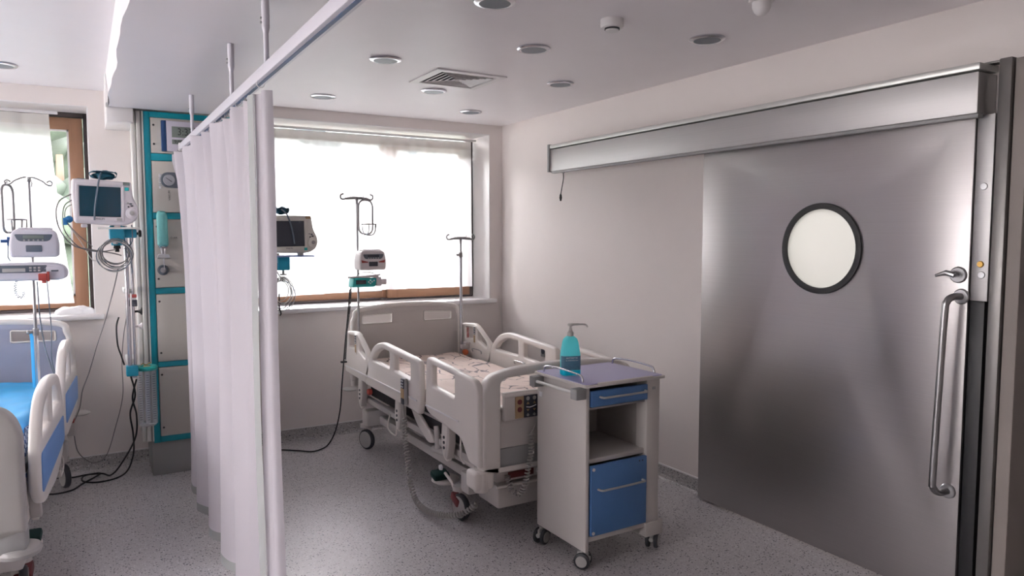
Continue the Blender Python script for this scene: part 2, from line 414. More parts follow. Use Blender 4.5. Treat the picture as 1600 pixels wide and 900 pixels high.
f = b.build('wall_left', WALL, smooth=False, weld=False); tag(f, None, None, None, 'structure')
w3 = struct('fill_window')  # out-of-view window added to brighten the room from the left
b = B()
for y in (.5, 2.05, 3.6, 5.13): b.box((XL-.13, y, 1.06), (XL-.06, y+.07, 2.45), .006)
b.box((XL-.13, .5, 1.06), (XL-.06, 5.2, 1.13), .006); b.box((XL-.13, .5, 2.38), (XL-.06, 5.2, 2.45), .006); b.build('window_frame', WOODZ, w3)  # frame of the added, unseen side window
b = B(); b.box((XL-.10, .5, 1.1), (XL-.094, 5.2, 2.4)); b.build('glass_pane', GLASS, w3, smooth=False)  # pane of the added, unseen side window
b = B(); b.box((XR-.046, 1.46, 0), (XR+2.4, 1.512, 2.30), .003); f = b.build('wall_right_return', WALLSH, smooth=False); tag(f, 'dim wall beside the door frame that turns away to the right', None, None, 'structure')
b = B(); b.box((XR+.16, 1.50, 2.30), (XR+2.4, 1.56, ZC)); b.box((XR+2.3, YN, 0), (XR+2.4, 1.46, ZC)); f = b.build('wall_alcove', WALL, smooth=False, weld=False); tag(f, None, None, None, 'structure')
b = B(); b.box((XL-.2, YN-.2, 0), (XR+2.4, YN, ZC)); f = b.build('wall_front', WALL, smooth=False); tag(f, None, None, None, 'structure')
# corridor behind the sliding door, seen only as light in the porthole
b = B()
b.box((XR+.16, 3.4, 0), (XR+2.4, 3.5, 2.4)); b.box((XR+2.3, 1.512, 0), (XR+2.4, 3.4, 2.4)); b.box((XR+.16, 1.512, 2.4), (XR+2.4, 3.5, 2.5))
f = b.build('wall_corridor', WALL, smooth=False, weld=False); tag(f, None, None, None, 'structure')
area('porthole_fill_lamp', (XR+1.2, 2.35, 2.38), (0, 0, 0), 0.6, 1.2, 60, (1.0, 0.99, 0.96))  # unseen lamp, added to brighten the porthole pane from behind

# coved baseboards (same vinyl turned up the wall) with a thin top strip
def cove(name, p0, p1, nrm):
    prof = [(0.0, 0.092), (0.006, 0.092), (0.006, 0.03), (0.012, 0.012), (0.03, 0.001), (0.03, 0.0), (0.0, 0.0)]
    b = B(); n = Vector(nrm)
    rings = [[Vector(p)+n*d+Vector((0, 0, z)) for d, z in prof] for p in (p0, p1)]
    b.ring_surface(rings); o = b.build(name, COVEM, smooth=False)
    tag(o, None, None, None, 'structure')
    b = B(); b.ring_surface([[Vector(p)+n*d+Vector((0, 0, z)) for d, z in ((0, .096), (.009, .096), (.009, .088), (0, .088))] for p in (p0, p1)])
    b.build('cap_strip', WHITE, o, smooth=False)
cove('baseboard_back', (XL, YB, 0), (XR, YB, 0), (0, -1, 0))
cove('baseboard_right', (XR, 3.14, 0), (XR, YB, 0), (-1, 0, 0))
cove('baseboard_left', (XL, YN, 0), (XL, YB, 0), (1, 0, 0))

# dropped ceiling slab on the left, slightly wavy near edge
b = B(); zs = 2.40; n = 60; ys = [YN + (5.22-YN)*i/n for i in range(n+1)]
rings = []
for y in ys:
    dx = 0.006*math.sin(y*5.1)+0.004*math.sin(y*11.3+1)
    rings.append([(0.158+dx, y, zs), (0.97, y, zs), (0.97, y, ZC), (0.15, y, ZC)])
b.ring_surface(rings); f = b.build('trim_1', CEIL, ang=20); tag(f, 'dropped plaster slab of the ceiling above the curtain track', None, None, 'structure')
b = B(); b.box((0.145, 5.04, zs-.005), (0.158, 5.235, ZC), 0.002); f = b.build('trim_2', WHITE); tag(f, 'pale end strip of the dropped ceiling slab', None, None, 'structure')
b = B(); b.box((0.152, 5.24, 2.315), (0.30, YB, ZC), 0.004); f = b.build('trim_3', WHITE); tag(f, 'white boxed duct above the far wall beside the window', None, None, 'structure')

# ------------------------------------------------------------------ windows
def window(name, W, label):
    x0, x1, z0, z1 = W; r = struct(name, label)
    yf = 6.0
    # reveal linings, sill board
    b = B(); b.box((x0, YB+.001, z1-.008), (x1, 6.06, z1+.004), 0.001); b.box((x0-.004, YB+.001, z0), (x0+.006, 6.06, z1), 0.001); b.box((x1-.006, YB+.001, z0), (x1+.004, 6.06, z1), 0.001)
    b.build('window_reveal', WHITE, r)
    b = B(); b.box((x0-.06, YB-.045, z0-.028), (x1+.05, 6.06, z0+.008), 0.01); b.build('window_sill', BOARD, r)
    return r
w1 = window('window_1', WL, 'deep window on the left with brown wooden frame and sheer curtain')
w2 = window('window_2', WR, 'wide window behind the bed with sheer curtain and wooden frame')
def wframe(parent, x0, x1, z0, z1, y, t=0.075, d=0.06, name='window_frame'):
    b = B(); b.box((x0, y, z0), (x1, y+d, z0+t), 0.006); b.box((x0, y, z1-t), (x1, y+d, z1), 0.006)
    o = b.build(name, WOODX, parent)
    for xx in (x0, x1-t):
        b = B(); b.box((xx, y-.001, z0+t*0), (xx+t, y+d+.001, z1), 0.006); b.build('frame_upright', WOODZ, parent)
    b = B(); b.box((x0+t, y+.025, z0+t), (x1-t, y+.031, z1-t)); b.build('glass_pane', GLASS, parent, smooth=False)
    # pale glazing bead
    b = B(); q = 0.012
    b.box((x0+t, y+.004, z0+t), (x1-t, y+.02, z0+t+q)); b.box((x0+t, y+.004, z1-t-q), (x1-t, y+.02, z1-t))
    b.box((x0+t, y+.004, z0+t), (x0+t+q, y+.02, z1-t)); b.box((x1-t-q, y+.004, z0+t), (x1-t, y+.02, z1-t))
    b.build('glazing_bead', WHITE, parent, smooth=False)
# window 1: dark channel at the jamb, two casements
b = B(); b.box((0.026, 5.985, 1.066), (0.052, 6.07, 2.456), 0.002); b.build('side_channel', WOODD, w1)
for a, c in ((-1.99, -.99), (-.98, 0.022)):
    wframe(w1, a, c, 1.09, 2.42, 6.0, 0.085)
b = B(); b.box((-2.0, 5.99, 1.066), (0.05, 6.08, 1.088), 0.002); b.build('bottom_channel', WOODD, w1)
b = B(); b.box((-2.0, 5.99, 2.425), (0.05, 6.08, 2.46), 0.002); b.build('top_channel', WOODD, w1)
# window 2: fixed casement and a second one standing slightly proud at the right
b = B(); b.box((0.95, 6.0, 1.038), (2.26, 6.09, 1.06), 0.002); b.box((2.2, 5.985, 1.038), (3.10, 6.09, 1.052), 0.002); b.build('bottom_channel', WOODD, w2)
wframe(w2, 0.95, 2.30, 1.05, 2.45, 6.03, 0.065)
wframe(w2, 2.27, 3.07, 1.055, 2.44, 5.985, 0.095)
b = B(); b.box((3.07, 5.985, 1.045), (3.105, 6.09, 2.47), 0.002); b.build('side_channel', WOODD, w2)

# sheer curtains hanging inside the reveals
def sheer(label, x0, x1, ztop, zbot_f, y, seed, name='sheer_curtain', dens=26, edge=None):
    root = thing(name, label, 'curtain', ((x0+x1)/2, y, 0))
    nu = int((x1-x0)*90); nv = 26
    def pt(i, v):
        x = x0+(x1-x0)*i/nu
        zb = zbot_f((x-x0)/(x1-x0)); z = ztop+(zb-ztop)*v
        a = 0.006+0.012*v
        yy = a*math.sin(x*dens+seed+0.8*math.sin(x*3.1))+0.5*a*math.sin(x*dens*2.3+seed*2)+0.01*v*noise.noise((x*2, z*2, seed))
        xx = x
        if edge: xx += edge(x, v)
        return Vector((xx-(x0+x1)/2, yy, z))
    def strip(v0, v1, n, nm, m, dy=0.0):
        b = B(); rings = [[pt(i, v0+(v1-v0)*k/n)+Vector((0, dy, 0)) for i in range(nu+1)] for k in range(n+1)]
        b.ring_surface(rings, closed_u=False, cap=False); return b.build(nm, m, root, normals=False)
    strip(0.055, 1.0, nv, 'sheer_cloth', SHEER)
    strip(0.0, 0.055, 4, 'heading_tape', SHEERB)
    b = B(); b.box((x0-.05-(x0+x1)/2, -.012, ztop+.004), (x1+.05-(x0+x1)/2, .012, ztop+.022), 0.003); b.build('curtain_rail', WHITE, root)
    return root
sheer('white sheer curtain across the right window behind the bed', 0.96, 2.99, 2.425, lambda u: 1.145 if u > 0.62 else 1.145-0.03*(1-u/0.62), 5.80, 1.0)
def ed(x, v):
    return 0.0 if x < -1.0 else 0.10*max(0, (x+1.0)/0.83)*v**1.5
sheer('white sheer curtain drawn over the left window, leaving a bare glass strip', -1.97, -0.168, 2.405, lambda u: 1.14, 5.80, 4.0, edge=ed)

sd = sheer('white sheer curtain over the added, unseen side window in the left wall', -2.4, 2.4, 2.46, lambda u: 1.07, 0.0, 2.0)
sd.location = (XL+.06, 2.85, 0); sd.rotation_euler = (0, 0, PI/2)
# white folded cloth on the left sill
b = B(); nx, ny = 22, 14; grid = []
for j in range(ny+1):
    row = []
    for i in range(nx+1):
        u, v = i/nx, j/ny; x = -0.19+0.25*u; y = -0.07+0.15*v
        h = 0.06*(math.sin(PI*min(1, u*1.02))**0.35)*(math.sin(PI*v)**0.4)*(0.75+0.5*noise.noise((u*5, v*4, 2)))
        row.append((x, y, max(0.0, h)))
    grid.append(row)
b.ring_surface(grid, closed_u=False, cap=False); b.ring_surface([[(p[0], p[1], 0) for p in r] for r in grid], closed_u=False, cap=False)
o = b.build('folded_cloth', PAPER, ang=60); o.location = (0.0, 5.78, 1.069); tag(o, 'crumpled white cloth lying on the left window sill', 'cloth')

# ------------------------------------------------------------------ outdoors: hillside and trees
b = B(); G = []
for j in range(30):
    row = []
    for i in range(40):
        x = -45+90*i/39; y = 9+70*j/29
        z = -5+ max(0, (y-16))*0.36 + 1.5*noise.noise((x*.06, y*.06, 0))
        row.append((x, y, z))
    G.append(row)
b.ring_surface(G, closed_u=False, cap=False); o = b.build('hillside', GRASSM); tag(o, 'green wooded hillside rising beyond the left window', None, None, 'structure')
def tree(x, y, z, h, m, conifer, label, grp):
    r = thing('conifer_tree' if conifer else 'leafy_tree', label, 'tree', (x, y, z), random.random()*6, grp)
    b = B(); b.cyl((0, 0, -.4), (0, 0, h*.9), h*.022, h*.005, 8); b.build('trunk', BARK, r)
    b = B(); rd = random.Random(int(x*100+y*7))
    if conifer:
        for k in range(9):
            zz = h*(.12+.095*k); R = h*.21*(1-k/9.6)
            rings = []
            for s_ in range(2):
                rings.append([(math.cos(a*PI/9)*R*(1 if s_ == 0 else .12)*(1+.25*rd.uniform(-1, 1)), math.sin(a*PI/9)*R*(1 if s_ == 0 else .12)*(1+.25*rd.uniform(-1, 1)), zz+(s_*h*.16)+rd.uniform(-.02, .02)*h) for a in range(18)])
            b.ring_surface(rings)
    else:
        for k in range(46):
            a = rd.uniform(0, 2*PI); rr = rd.uniform(0, .17)*h; zz = rd.uniform(.35, .98)*h; rr *= math.sin(PI*(zz/h-.2)/.95)+.15
            b.ball((math.cos(a)*rr, math.sin(a)*rr, zz), h*rd.uniform(.045, .08), (1, 1, rd.uniform(.6, .9)), 1)
        for v in b.bm.verts: v.co += Vector(noise.noise_vector(v.co*2.2))*h*.02
    b.build('foliage', m, r, ang=180 if not conifer else 20)
gi = 'trees on the slope outside the window'
slope = lambda y: -5+max(0, y-16)*0.36
for k, (x, y, h, c, lb) in enumerate(((-2.0, 14.0, 8.6, 1, 'pale green pointed tree close outside the bare glass strip of the left window'),
        (-0.25, 12.2, 8.6, 0, 'pale green leafy tree outside, filling the middle of the bare glass strip'),
        (-3.4, 17.5, 7.5, 0, 'pale green leafy tree outside, behind the left sheer curtain'))):
    tree(x, y, slope(y), h, LEAF, bool(c), lb, gi)
for k in range(9):
    x = -9+k*2.7; y = 30+(k % 2)*4.5
    tree(x, y, slope(y), 5.0+(k % 3)*.5, LEAFB, k % 2 == 0, 'hazy blue-green %s tree up the far hillside' % ('pointed' if k % 2 == 0 else 'round'), 'trees high on the far hillside')

# ------------------------------------------------------------------ sliding steel door
d1 = struct('door_1', 'brushed steel sliding door with round porthole and long pull handle')
XD = 3.165
cy, cz, ry, rz_ = 2.345, 1.535, 0.205, 0.205
circ = lambda r, n=64: [(cy+r*math.cos(2*PI*k/n), cz+r*math.sin(2*PI*k/n)) for k in range(n)]
b = B(); b.plate([(1.635, 0.012), (3.15, 0.012), (3.15, 2.10), (1.635, 2.10)], [circ(0.205)], 0.045, 'yz', XD+.0225, 0.002); b.build('door_leaf', BRUSH, d1, ang=25)
b = B(); b.plate(circ(0.226), [circ(0.196)], 0.012, 'yz', XD-.003, 0.003); b.build('porthole_frame', BLACK, d1)
FROST = bpy.data.materials.new('frosted_glass'); FROST.use_nodes = True
t = FROST.node_tree; t.nodes.clear()
tr = t.nodes.new('ShaderNodeBsdfTranslucent'); tr.inputs[0].default_value = (.93, .94, .92, 1)
df = t.nodes.new('ShaderNodeBsdfDiffuse'); df.inputs[0].default_value = (.8, .8, .78, 1)
gl = t.nodes.new('ShaderNodeBsdfGlossy'); gl.inputs['Roughness'].default_value = .08
mx = t.nodes.new('ShaderNodeMixShader'); mx.inputs[0].default_value = .45; my = t.nodes.new('ShaderNodeMixShader'); my.inputs[0].default_value = .08
ou = t.nodes.new('ShaderNodeOutputMaterial')
link(tr.outputs[0], mx.inputs[1], t); link(df.outputs[0], mx.inputs[2], t); link(mx.outputs[0], my.inputs[1], t); link(gl.outputs[0], my.inputs[2], t); link(my.outputs[0], ou.inputs[0], t)
b = B(); b.plate(circ(0.206), [], 0.008, 'yz', XD+.012, 0.001); b.build('porthole_pane', FROST, d1)
# track cover
b = B(); b.box((3.105, 1.60, 2.09), (XR, 4.70, 2.255), 0.004); o = b.build('track_cover', BRUSHC, d1)
b = B(); b.box((3.10, 1.595, 2.262), (XR, 4.70, 2.29), 0.004); b.build('cover_lid', ALU, o)
b = B(); b.box((3.095, 4.70, 2.085), (XR, 4.725, 2.295), 0.003); b.build('cover_end_cap', GREYP, o)
b = B(); b.box((3.112, 1.60, 2.075), (3.15, 4.69, 2.09), 0.002); b.build('cover_lower_lip', GREYP, o)
# pull handle
b = B(); hp = smooth_path([(XD-.005, 1.66, 1.345), (3.11, 1.665, 1.345), (3.085, 1.675, 1.325), (3.08, 1.68, 1.27), (3.08, 1.69, .95), (3.08, 1.70, .58), (3.085, 1.70, .53), (3.11, 1.69, .505), (XD-.005, 1.68, .505)], 6)
b.tube(hp, 0.0145, 14); o = b.build('pull_handle', STEELR, d1, ang=60)
b = B(); R = Matrix.Rotation(-PI/2, 3, 'Y')
for y, z in ((1.66, 1.345), (1.68, .505)): b.lathe([(0.0, .009), (.028, .009), (.032, .006), (.033, 0)], (XD, y, z), 32, R)
b.build('handle_rose', STEELR, o)
b = B(); b.lathe([(0, .01), (.03, .01), (.034, .007), (.035, 0)], (XD, 1.675, 1.435), 32, R); o = b.build('turn_lock', STEELR, d1)
b = B(); b.cyl((XD, 1.675, 1.435), (XD-.045, 1.675, 1.435), .009); b.tube([(XD-.045, 1.668, 1.435), (XD-.05, 1.70, 1.445), (XD-.048, 1.745, 1.43)], [.012, .011, .006], 10); b.build('lock_thumb_turn', STEELR, o)
# closing jamb, rubber and frame
b = B(); b.box((3.175, 1.565, 1.33), (XR, 1.632, 2.09), 0.002); j = b.build('jamb_plate', BRUSHC, d1)
b = B()
for z, y in ((1.80, 1.596), (1.438, 1.59)): b.lathe([(0, .004), (.013, .004), (.015, 0)], (3.175, y, z), 20, R)
b.build('jamb_screw', STEELR, j)
b = B(); b.lathe([(0, .006), (.011, .006), (.014, 0)], (3.175, 1.596, 1.482), 20, R); b.build('jamb_button', BRASS, j)
b = B(); b.box((3.18, 1.575, 0.0), (XR, 1.632, 1.328), 0.002); b.build('rubber_seal', BLACK, d1)
b = B(); b.box((3.18, 1.515, 0.0), (XR, 1.563, 2.305), 0.004); b.build('frame_post', LAMIN, d1)
b = B(); b.box((3.20, 1.563, 2.295), (XR, 1.72, 2.305), 0.004); b.build('frame_head', LAMIN, d1)
b = B(); pth = smooth_path([(3.2, 4.66, 2.09), (3.2, 4.655, 2.04), (3.2, 4.675, 1.97), (3.2, 4.69, 1.92)], 6); b.tube(pth, .0035, 8)
o = b.build('loose_cable', BLACK); tag(o, 'short black cable dangling below the door track cover', 'cable')
b = B(); b.lathe([(0, -.055), (.006, -.055), (.008, -.045), (.011, -.03), (.008, -.008), (.004, 0)], (3.2, 4.692, 1.922), 12); b.build('cable_plug', BLACK, o)

# ------------------------------------------------------------------ ceiling fittings
def downlight(): 
    r = thing('downlight', '', 'ceiling light', (0, 0, ZC)); 
    b = B(); b.lathe([(.086, 0), (.088, -.006), (.082, -.011), (.066, -.012), (.062, -.004), (.058, .02)], (0, 0, 0), 36); b.build('trim_ring', CHROME, r, ang=50)
    b = B(); b.lathe([(0, -.001), (.058, -.001), (.058, .0)], (0, 0, 0), 36); b.build('lamp_glass', LIGHTG, r)
    b = B(); b.lathe([(.066, -.0115), (.058, -.0105), (.054, -.002)], (0, 0, 0), 36); b.build('inner_rim', PADG, r)
    return r
dl = downlight()
spots = [(1.47, 3.87, 'unlit chrome downlight in the ceiling nearest the curtain track, left of the air vent'), (1.477, 5.10, 'unlit downlight near the window end of the left row'),
 (1.507, 2.70, 'unlit downlight cut by the top edge of the photo'), (2.05, 3.26, 'unlit downlight between the air vent and the smoke detector'),
 (2.06, 4.53, 'unlit downlight right beside the square air vent, on its window side'), (2.66, 3.91, 'unlit downlight right of the air vent, midway along the right row'),
 (2.65, 5.14, 'unlit downlight nearest the corner of window wall and right wall'), (2.69, 2.67, 'unlit downlight nearest the steel door, right of the smoke detector'),
 (-.372, 5.09, 'unlit downlight over the blue-sheeted bed at the left edge')]
for k, (x, y, lb) in enumerate(spots):
    o = dl if k == 0 else copy_tree(dl)
    o.location = (x, y, ZC); o['label'] = lb; o['group'] = 'recessed ceiling downlights'
v = thing('air_vent', 'square white air vent with nested slats in the ceiling', 'air vent', (2.04, 4.135, ZC))
def sqring(b, r0, z0, r1, z1, r2=None, z2=None):
    pr = [(r0, z0), (r1, z1)] + ([(r2, z2)] if r2 is not None else [])
    b.ring_surface([[(s*r, t_*r*0.94, z) for s, t_ in ((1, 1), (-1, 1), (-1, -1), (1, -1))] for r, z in pr], cap=False)
b = B(); sqring(b, .232, 0, .232, -.008, .185, -.010); sqring(b, .185, -.010, .180, .012); b.build('vent_frame', WHITE, v, smooth=False, normals=False)
for k, r in enumerate((.165, .133, .101, .069, .037)):
    b = B(); sqring(b, r, -.009, r-.024, .003+.0); sqring(b, r, -.009, r-.004, -.011); b.build('slat', WHITE, v, smooth=False, normals=False)
b = B(); b.box((-.182, -.172, -.001), (.182, .172, 0)); b.build('dark_throat', DARKU, v, smooth=False)
s = thing('smoke_detector', 'round white smoke detector on the ceiling', 'smoke detector', (2.09, 2.66, ZC))
b = B(); b.lathe([(.052, 0), (.052, -.028), (.049, -.036), (.034, -.038)], (0, 0, 0), 32); b.build('base', WHITE, s)
b = B(); b.lathe([(.034, -.036), (.034, -.045), (0, -.045)], (0, 0, 0), 24); b.build('dark_gap', DARKU, s)
b = B(); b.lathe([(.030, -.044), (.031, -.052), (0, -.054)], (0, 0, 0), 24); b.build('sensor_cap', WHITE, s)
s = thing('dome_sensor', 'white domed ceiling sensor cut by the top edge near the right', 'sensor', (2.44, 2.12, ZC))
b = B(); b.lathe([(.05, 0), (.05, -.012), (.04, -.014)], (0, 0, 0), 32); b.build('base', WHITE, s)
b = B(); b.lathe([(.038, -.012), (.037, -.035), (.030, -.052), (.018, -.064), (0, -.068)], (0, 0, 0), 32); b.build('dome', WHITE, s, ang=60)
# wall sockets
s = thing('wall_socket', 'grey double wall socket on the right wall above the bed rail', 'socket', (XR, 4.94, .645))
b = B(); b.box((-.012, -.10, -.045), (0, .085, .045), .004); b.build('socket_plate', GREYP, s)
for y in (-.01, .05):
    b = B(); b.lathe([(.024, .014), (.022, .006), (0, .005)], (0, y, .002), 20, Matrix.Rotation(-PI/2, 3, 'Y')); b.build('socket_outlet', PADD, s)
b = B(); b.box((-.016, -.115, -.045), (0, -.097, .045), .003); b.build('socket_side', TUBEG, s)

# ------------------------------------------------------------------ curtain track and privacy curtain
ct = thing('curtain_track', 'long pale curtain track hung from the ceiling on rods', 'curtain track', (.56, 1.9, 2.155))
b = B(); b.box((-.02, -3.2, -.02), (.02, 3.13, .022), .006); b.build('track_rail', RAILW, ct)
b = B(); b.box((-.006, -3.2, -.0215), (.006, 3.12, -.0195)); b.build('track_slot', NAVY, ct, smooth=False)
b = B(); b.box((-.024, 3.125, -.024), (.024, 3.145, .026), .004); b.build('end_cap', WHITE, ct)
for y in (4.555, 3.27, 2.60, 1.3):
    b = B(); b.cyl((0, y-1.9, .02), (0, y-1.9, .16), .009, seg=12); b.cyl((0, y-1.9, .13), (0, y-1.9, .15), .009, .0135, 12); b.cyl((0, y-1.9, .15), (0, y-1.9, .2445), .0135, seg=12)
    o = b.build('hanging_rod', RAILW, ct)
    b = B(); b.cyl((-.018, y-1.9, .165), (.0, y-1.9, .165), .004, seg=8); b.cyl((-.018, y-1.9, .18), (.0, y-1.9, .18), .004, seg=8); b.build('rod_screw', STEELR, o)

pc = thing('privacy_curtain', 'pale lilac pleated privacy curtain with grey hem hanging from the track', 'curtain', (.555, 3.7, 0))
# plan of the cloth: top gathered tightly on the hooks, bottom in wide sawtooth folds
NU, NV = 420, 44; ZT, ZB = 2.118, 0.10
YA, YE = 5.0, 2.88
def cpos(u, v):
    # u from the far end (0) to the near end (1); v 0 top .. 1 hem
    y_top = YA+(YE-YA)*u; y_bot = 4.62+(YE-4.62)*u
    y = y_top+(y_bot-y_top)*min(1, v*1.15)
    wt = math.exp(-v*5.0)
    # wide folds: sawtooth whose long faces point at the left window
    ph = u*4.6-0.05
    fr = ph-math.floor(ph)
    saw = (fr/0.62 if fr < .62 else 1-(fr-.62)/.38)
    saw = 0.5-0.5*math.cos(PI*saw)
    xw = (saw-0.5)*(0.035+0.085*v)
    yw = -math.sin(2*PI*ph)*(0.012+.035*v)
    # mid folds and fine pleats
    xm = 0.016*math.sin(u*2*PI*11+1.3*math.sin(u*9))*(1-.65*v)+0.006*math.sin(u*71+v*2)
    xf = 0.026*wt*math.sin(u*2*PI*13)
    pinch = 0.008*wt*math.cos(u*2*PI*26)
    fade = 1.0 if u < .93 else (1-u)/.07
    x = .552+(xw+xm+xf+pinch)*fade
    zt = ZT-0.012*(1-abs(math.sin(u*PI*13)))*0-0.014*abs(math.cos(u*PI*13))
    z = zt+(ZB-zt)*v
    if u < .05: k = (1-u/.05); x -= 0.05*k*(1 if v < .03 else math.exp(-(v-.03)*14)); y += 0.0
    return Vector((x, y+yw, z))
def lead(pts):
    sp_ = smooth_path([(p[0], p[1], 0) for p in pts], 8)
    def f(u, v):
        # the near end of the cloth turns back: side hem in front, one last fold leading out beyond it
        k = min(len(sp_)-1.001, u*(len(sp_)-1)); i = int(k); q = sp_[i].lerp(sp_[i+1], k-i)
        base = cpos(1.0, v); g = .85+.15*min(1, v*2)
        z = base.z
        return Vector((base.x+q.x+0.005*math.sin(v*7+1)*u, YE+q.y*g, z))
    return f
hem_f = lead([(0, 0), (-.014, -.05), (-.024, -.11), (-.012, -.165)])
end_f = lead([(-.012, -.160), (.004, -.168), (.012, -.20), (.0, -.245), (.006, -.275), (.03, -.285)])
org = Vector((.555, 3.7, 0))
def cloth(nm, f, n, m, v0=0.0, v1=1.0, nv=NV, u0=0.0, u1=1.0, off=0.0):
    b = B(); rings = []
    for j in range(nv+1):
        v = v0+(v1-v0)*(j/nv)
        rings.append([f(u0+(u1-u0)*i/n, v)-org+Vector((-off, -off*.4, 0)) for i in range(n+1)])
    b.ring_surface(rings, closed_u=False, cap=False); return b.build(nm, m, pc, ang=80, normals=False)
cloth('curtain_cloth', cpos, NU, CURT, 0, .978)
cloth('bottom_hem', cpos, NU, HEMM, .978, 1.0, 2)
cloth('end_fold', end_f, 30, CURT, 0, .978)
cloth('side_hem', hem_f, 16, HEMM, 0, .978)
cloth('bottom_hem', end_f, 30, HEMM, .978, 1.0, 2)
for k in range(27):
    u = (k+.5)/27; p = cpos(u, 0)-org
    b = B(); b.tube(smooth_path([(.005, p.y, 2.15-.012), (.005, p.y+.006, 2.125), (p.x*.5, p.y, 2.108), (p.x*.7, p.y-.006, 2.118)], 3), .0016, 5); b.build('curtain_hook', WIREM if k % 3 else WHITE, pc)
b = B(); b.lathe([(.0, 0)], (0, 0, 0)) if False else b.tube([(.0+.013*math.cos(a*PI/8), -1.02, 2.13+.013*math.sin(a*PI/8)) for a in range(16)], .0018, 6, closed=True); b.build('end_ring', WHITE, pc)

# ------------------------------------------------------------------ medical column with teal frame
mc = thing('medical_column', 'tall medical supply column with teal frame and grey beige panels', 'supply column', (.66, 5.47, 0))
def cb(lo, hi, bev=.002): b = B(); b.box((lo[0]-.66, lo[1]-5.47, lo[2]), (hi[0]-.66, hi[1]-5.47, hi[2]), bev); return b
YF = 5.28
cb((.30, 5.30, .235), (1.02, YB-.002, 2.398)).build('column_body', ALUW, mc)
cb((.345, 5.30, 0.0), (1.02, YB-.015, .235)).build('plinth', PLINTH, mc)
for x0, x1, yy in ((.287, .312, 5.285), (.316, .340, 5.275)): cb((x0, yy, .24), (x1, 5.33, 2.397), .006).build('side_profile', ALUW, mc)
cb((.341, 5.285, .24), (.350, 5.33, 2.397), .001).build('dark_joint', GREYP, mc)
cb((.350, 5.272, .24), (.357, 5.33, 2.397), .001).build('side_profile', ALUW, mc)
cb((.357, YF-.004, .226), (.395, 5.30, 2.398)).build('frame_upright', TEAL, mc)
cb((.985, YF-.004, .226), (1.02, 5.30, 2.398)).build('frame_upright', TEAL, mc)
bars = [(.228, .266), (.731, .766), (1.217, 1.256), (1.708, 1.748), (2.086, 2.131), (2.363, 2.398)]
for z0, z1 in bars: cb((.395, YF-.004, z0), (.985, 5.30, z1)).build('frame_bar', TEAL, mc)
for (a, z0), (z1, c) in zip(bars[:-1], bars[1:]):
    o = cb((.399, YF-.009, z0+.003), (.981, 5.30, z1-.003), .003).build('service_panel', PANELG, mc)
    b = B()
    for zz in (z0+.06, z1-.05):
        b.lathe([(0, .003), (.006, .003), (.007, 0)], (.416-.66, YF-.009-5.47, zz), 10, Matrix.Rotation(PI/2, 3, 'X'))
    if z1 != 2.086: b.build('panel_screw', BLACK, o)
# gauge window in the second panel
RX = Matrix.Rotation(PI/2, 3, 'X')
def mcp(b_): return b_
gz = 1.962; yy = YF-.009-5.47
pill = fillet([(.448-.66, gz-.05), (.76-.66, gz-.05), (.76-.66, gz+.05), (.448-.66, gz+.05)], .049, 8)
b = B(); b.plate(pill, [], .008, 'xz', yy-.002, .003); o = b.build('gauge_window', PADG, mc)
for gx in (.497, .62):
    b = B(); b.lathe([(0, .006), (.034, .006), (.036, .003), (.036, 0)], (gx-.66, yy-.004, gz), 28, RX); g = b.build('gauge_dial', mat('dial_face', (.42, .43, .47), .4) if 'dial_face' not in MATS else MATS['dial_face'], o)
b = B(); b.tube([(.497-.66, yy-.012, gz), (.478-.66, yy-.012, gz+.014)], .0015, 5); b.tube([(.497-.66, yy-.012, gz), (.513-.66, yy-.012, gz-.012)], .002, 5); b.build('gauge_needle', BLACK, o)
b = B(); b.box((.403+.04-.66-.006, yy-.002, 1.905), (.443-.66+.008, yy, 2.0), .001); b.build('paper_label', PAPER, mc)
text('label_text', 'O2 VAC', .017, (.4435-.66, yy-.0025, 1.95), mc, PADD, roll=PI/2)
text('label_text', 'VAKUM', .019, (.497-.66, yy-.001, 1.862), mc, BLACK, roll=PI/2)
# vacuum outlet in the third panel
b = B(); b.lathe([(0, .004), (.006, .004), (.007, .014), (.018, .016), (.028, .014), (.034, .004), (.034, 0)], (.444-.66, yy, 1.374), 28, RX); o = b.build('gas_outlet', PADG, mc)
b = B(); b.lathe([(.012, .018), (.018, .0175), (.018, .012)], (.444-.66, yy, 1.374), 20, RX); b.build('outlet_ring', STEELR, o)
text('label_text', 'Ö AIR', .016, (.515-.66, yy-.001, 1.585), mc, PADD)
# digital clock
ck = thing('digital_clock', 'white digital wall clock with grey display and navy side strip', 'clock', (.57, YF-.012, 2.245))
b = B(); b.box((-.082, -.03, -.10), (.13, 0, .098), .006); b.build('clock_case', mat('clock_lilac', (.56, .53, .62), .4), ck)
b = B(); b.box((-.112, -.028, -.10), (-.082, 0, .098), .004); b.build('side_strip', NAVY, ck)
b = B(); b.box((-.050, -.032, -.008), (.11, -.029, .062), .001); b.build('display', LCDG, ck)
b = B(); b.box((-.050, -.032, -.052), (.11, -.029, -.022), .001); b.build('display', LCDG, ck)
text('display_digit', '3:33', .066, (.03, -.0325, .027), ck, LCDD, sx=.85)
text('display_digit', '9:00', .03, (-.012, -.0325, -.037), ck, LCDD)
